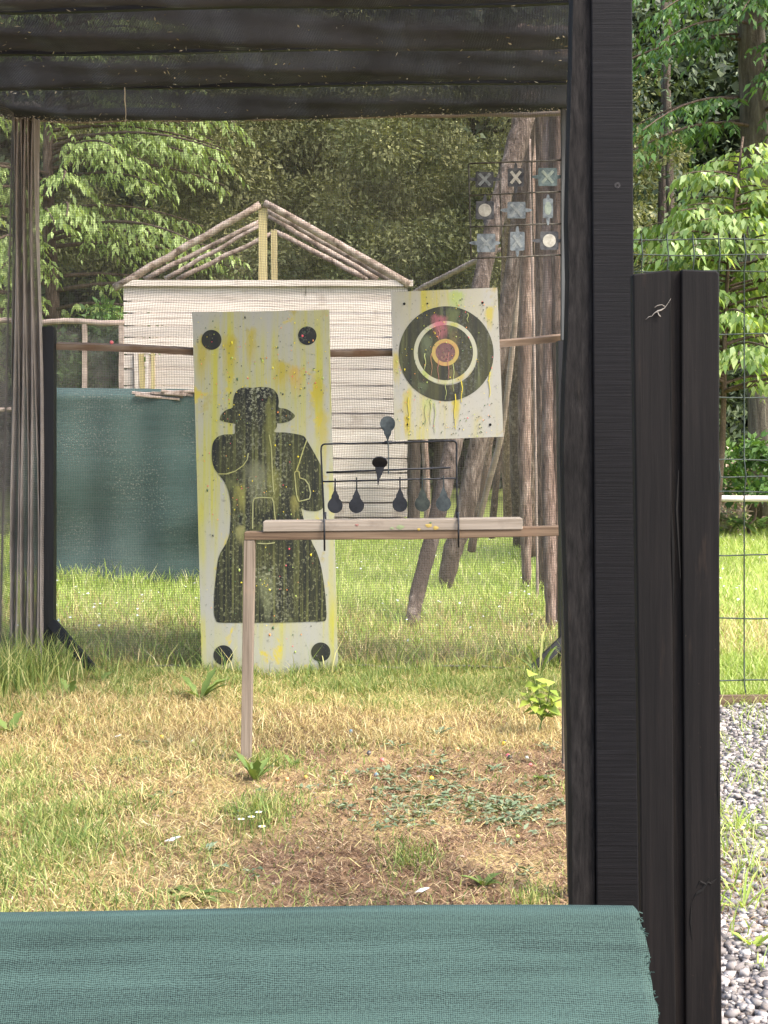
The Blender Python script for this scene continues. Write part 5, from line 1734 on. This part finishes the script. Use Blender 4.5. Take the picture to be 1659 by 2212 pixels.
# ------------------------------------------------------------------ single plants
def rosette(name, label, cat, u, v, n_l, L, W, mtl, upness, group=None, seed=0, droop=.15, Y=None):
    rg = np.random.default_rng(seed)
    Y = Y or GY(v)
    x = (u - CX) / F * Y
    b0 = np.array([x, Y, g1(x, Y)])
    az = np.arange(n_l) * 2.4 + rg.uniform(0, 1, n_l)
    el = rg.uniform(upness * .5, upness, n_l)
    d = np.stack([np.cos(az) * np.cos(el), np.sin(az) * np.cos(el), np.sin(el)], 1)
    parts = []
    LL = L * rg.uniform(.45, 1.1, n_l)
    rungs = 7
    Vs, Qs, o = [], [], 0
    for i in range(n_l):                         # long leaves bent in several steps, with a lobed edge
        q = np.linspace(0, 1, rungs)
        c_ = b0 + d[i] * (LL[i] * q)[:, None] - np.array([0, 0, 1.0]) * (LL[i] * droop * 2 * q ** 2)[:, None]
        sd_ = unit(np.cross(d[i], [0, 0, 1.0]))
        wv = .75 * W * np.sin(math.pi * np.clip(q * .92 + .06, 0, 1)) ** .8 * (1 + .25 * np.where(np.arange(rungs) % 2 == 0, 1, -1)) * .5
        lf, rt = c_ + sd_ * wv[:, None] + np.array([0, 0, 1.0]) * (wv * .35)[:, None], c_ - sd_ * wv[:, None] + np.array([0, 0, 1.0]) * (wv * .35)[:, None]
        Vs.append(np.stack([lf, c_, rt], 1).reshape(-1, 3))
        k_ = np.arange(rungs - 1)[:, None] * 3 + o
        Qs += [k_ + np.array([0, 3, 4, 1]), k_ + np.array([1, 4, 5, 2])]
        o += rungs * 3
    V, Q = np.concatenate(Vs), np.concatenate(Qs)
    return tag(np_mesh(name, V, Q, mtl, None, tuple(b0), True), label, cat, group)


WG = 'broad-leaved weeds in the straw'
rosette('dandelion_plant', 'leafy weed growing at the foot of the bench leg', 'weed', 551, 1702, 9, .13, .035, 'leaf_weed', 1.35, WG, 1, .1)
rosette('dandelion_plant', 'single-leaf weed on the soil just right of the bench leg', 'weed', 632, 1662, 4, .075, .03, 'leaf_weed', 1.2, WG, 2)
rosette('dandelion_plant', 'flat green weed by the cloth barrier, below the daisy tuft', 'weed', 410, 1952, 8, .12, .032, 'leaf_weed', .5, WG, 3)
rosette('dandelion_plant', 'tall-leaved dandelion in the straw under the left black dot of the board', 'weed', 432, 1522, 7, .2, .045, 'leaf_weed', 1.1, WG, 4)
rosette('dandelion_plant', 'dandelion in the grass between the slanting left brace and the white board', 'weed', 215, 1478, 5, .12, .04, 'leaf_weed', 1.2, WG, 5)
rosette('dandelion_plant', 'broad weed leaf at the left edge of the straw', 'weed', 20, 1590, 5, .13, .045, 'leaf_weed', 1.0, WG, 6)
rosette('dandelion_plant', 'small grey-green weed in front of the right brace', 'weed', 945, 1582, 7, .08, .025, 'leaf_greygreen', 1.1, WG, 7)
rosette('dandelion_plant', 'small weed on bare soil near the paintballs left of the black plank', 'weed', 1172, 1692, 5, .07, .03, 'leaf_weed', .9, WG, 8)
rosette('dandelion_plant', 'upright weed in the straw left of the pink speckled soil', 'weed', 150, 1520, 4, .16, .04, 'leaf_weed', 1.25, WG, 9)
rosette('dandelion_plant', 'weed lying in the dry grass right of the left green tuft', 'weed', 285, 1735, 4, .12, .028, 'leaf_weed', .5, WG, 10)
rosette('dandelion_plant', 'pale tuft weed by the front edge of the soil near the black plank', 'weed', 1045, 1915, 8, .08, .02, 'leaf_weed', .9, WG, 11)
rosette('long_grass_clump', 'arching broad grass blades in front of the net beside the right brace', 'grass clump', 1165, 1480, 9, .5, .013, 'grass_green', 1.35, None, 12, .25, 6.25)
rosette('gravel_weed', 'grass weed growing in the gravel beside the board fence', 'weed', 1605, 1960, 11, .16, .008, 'grass_lawn', 1.2, 'weeds in the gravel', 13, .2)
rosette('gravel_weed', 'small leafy weed low in the gravel at the picture edge', 'weed', 1628, 2060, 8, .08, .02, 'leaf_sapling', 1.0, 'weeds in the gravel', 14, .1)
rosette('gravel_weed', 'sprawling grass weed in the middle of the gravel', 'weed', 1590, 1790, 12, .17, .009, 'grass_lawn', 1.0, 'weeds in the gravel', 15, .2)

# sapling with yellow-green leaves at the right
Ys = 5.2
sx_ = P(1165, 0, Ys)[0]
t = thing('sapling', 'small yellow-green leafy sapling beside the black plank', 'plant', (sx_, Ys, g1(sx_, Ys)))
k = MB()
st = [Vector((sx_ + .01 * math.sin(i), Ys, .0 + .036 * i)) for i in range(6)]
k.tube(st, .003, 5)
stems = []
for (dx, dy, dz) in ((-.06, -.02, .11), (.035, -.01, .15), (.06, 0, .09), (-.03, .02, .19)):
    k.tube([st[1], st[1] + Vector((dx * .6, dy, dz * .5)), st[1] + Vector((dx, dy, dz))], .002, 4)
    stems.append((st[1], Vector((dx, dy, dz))))
k.build('stem', 'leaf_weed', t)
rg = np.random.default_rng(60)
ps, ds, ls = [], [], []
for (b0, d) in stems + [(st[0], st[-1] - st[0])]:
    for j in range(8):
        q = .25 + .75 * (j + rg.uniform()) / 8
        p_ = b0 + d * q
        az = j * 2.4
        ps.append(tuple(p_))
        ds.append((math.cos(az), math.sin(az) - .3, .1 - .5 * rg.uniform()))
        ls.append(rg.uniform(.035, .068))
V, Q = leaves(np.array(ps), np.array(ds), rg.normal(0, .2, (len(ps), 3)) + np.array([0, -.4, 1]), np.array(ls), np.array(ls) * .75, .12, .1)
np_mesh('foliage', V, Q, 'leaf_sapling', t)

# daisies above a green tuft
for i, (u, v, lb) in enumerate(((521, 1770, 'leftmost white daisy over the low green tuft'), (543, 1765, 'taller white daisy next to the leftmost one'), (559, 1755, 'small white daisy at the top of the tuft'),
                                (566, 1786, 'white daisy at the right of the tuft, lowest of the four'))):
    Y = GY(v + 45)
    a = Vector(P(u, v, Y))
    t = thing('daisy', lb, 'flower', (a.x, Y, g1(a.x, Y)), 'daisies over the green tuft')
    k = MB()
    k.tube([Vector((a.x + .004, Y, g1(a.x, Y))), Vector((a.x + .001, Y, a.z * .6)), a], .0013, 4)
    k.build('stem', 'leaf_weed', t)
    n = 14
    az = np.arange(n) * 2 * math.pi / n
    V, Q = leaves(np.tile(np.array(a), (n, 1)), np.stack([np.cos(az), np.sin(az), np.full(n, .12)], 1), np.tile([0, 0, 1.0], (n, 1)), .0115, .005, .1)
    np_mesh('petals', V, Q, 'petal', t)
    k = MB()
    k.tube([a - Vector((0, 0, .001)), a + Vector((0, 0, .003))], [.004, .0025], 8)
    k.build('flower_head', 'ball_yellow', t)

# ------------------------------------------------------------------ paintballs
def ball(label, mtl, p, r_):
    n, m_ = 12, 8
    k = MB()
    vs = [(p[0], p[1], p[2] - r_)]
    for i in range(1, m_):
        th = math.pi * i / m_
        vs += [(p[0] + r_ * math.sin(th) * math.cos(2 * math.pi * j / n), p[1] + r_ * math.sin(th) * math.sin(2 * math.pi * j / n), p[2] - r_ * math.cos(th) * .96) for j in range(n)]
    vs.append((p[0], p[1], p[2] + r_ * .96))
    fs = [(0, 1 + (j + 1) % n, 1 + j) for j in range(n)]
    for i in range(m_ - 2):
        fs += [(1 + i * n + j, 1 + i * n + (j + 1) % n, 1 + (i + 1) * n + (j + 1) % n, 1 + (i + 1) * n + j) for j in range(n)]
    e = len(vs) - 1
    fs += [(e, e - n + j, e - n + (j + 1) % n) for j in range(n)]
    k.add(vs, fs)
    return tag(k.build('paintball', mtl, None, p, True), label, 'paintball', 'spent paintballs')


balls = [(349, 1600, 'ball_yellow', 'bright yellow paintball in the straw left of the bench leg', 5.5), (417, 1614, 'ball_green', 'dull green paintball right of the yellow one in the straw', 5),
         (416, 1606, 'ball_white', 'pale chip-like paintball touching the dull green one', 4.5), (932, 1686, 'ball_yellow', 'yellow paintball on bare soil in the middle of the ground', 5.5),
         (1088, 1600, 'ball_yellow', 'yellow paintball beside a dark one near the black plank', 5.5), (1091, 1595, 'ball_dark', 'dark paintball tucked behind the yellow one near the black plank', 5),
         (826, 1641, 'ball_pink', 'pink paintball nearest the grey-green ground plants', 5), (797, 1628, 'ball_dark', 'dark paintball left of the pink one on the soil', 5.5),
         (813, 1681, 'ball_blue', 'teal blue paintball on the soil below the pink one', 5.5), (988, 1619, 'ball_orange', 'pale orange paintball on the straw right of the middle', 5),
         (1097, 1632, 'ball_pink', 'pink paintball in front of the weeds near the black plank', 5), (1101, 1635, 'ball_dark', 'dark paintball touching the pink one near the black plank', 5.2),
         (1138, 1633, 'ball_white', 'off-white paintball close to the black plank', 4.5), (1146, 1652, 'ball_pink', 'small pink paintball at the foot of the black plank', 4.5),
         (758, 1577, 'ball_blue', 'pale blue paintball in the straw right of the bench leg', 4.8), (620, 1697, 'ball_orange', 'orange paintball on soil right of the leg weed', 5),
         (660, 1688, 'ball_yellow', 'small yellow paintball on soil right of the bench leg', 4.6), (1118, 1800, 'ball_green', 'lime paintball among dry leaves low on the right', 4.6),
         (745, 1674, 'ball_pink', 'faded pink paintball under the teal blue one', 4.4), (420, 1672, 'ball_green', 'small lime paintball in the grass left of the leg', 4.2)]
for (u, v, mtl, lb, w_) in balls:
    Y = GY(v + 4)
    r_ = w_ / F * Y
    x = (u - CX) / F * Y
    ball(lb, mtl, (x, Y, g1(x, Y) + r_ * .9 + .004), r_)
a = P(441, 0, RY)
pr = P(240 + 0, 745, RY)
ball('pink paintball resting on top of the target rail at the left', 'ball_pink', P(241, 739.5, RY - .005), .009)
k = MB()
for (x, y, z_, s_) in ((P(373, 1842, GY(1842))[0], GY(1842), 0, .03), (P(912, 1938, GY(1938))[0], GY(1938), 0, .025)):
    pass
for i, (u, v, lb) in enumerate(((373, 1842, 'white paper scrap on the soil above the cloth barrier, left of the middle'), (912, 1936, 'whitish scrap at the front edge of the soil right of the middle'), (255, 1607, 'tiny white scrap in the straw at the left'))):
    Y = GY(v)
    x = (u - CX) / F * Y
    s_ = (.022, .018, .014)[i]
    z_ = g1(x, Y) + .012
    k = MB()
    k.add([(x - s_, Y - s_ * .3, z_), (x, Y - s_ * .5, z_ + .002), (x + s_, Y, z_ + s_ * .5), (x + s_ * .6, Y + s_ * .6, z_ + s_ * .4), (x - s_ * .3, Y + s_ * .5, z_ + .004)], [(0, 1, 4), (1, 2, 3), (1, 3, 4)])
    tag(k.build('paper_scrap', 'petal', None, (x, Y, z_)), lb, 'scrap', 'pale scraps on the ground')

for o in bpy.data.objects:
    if '_o' in o:
        del o['_o']
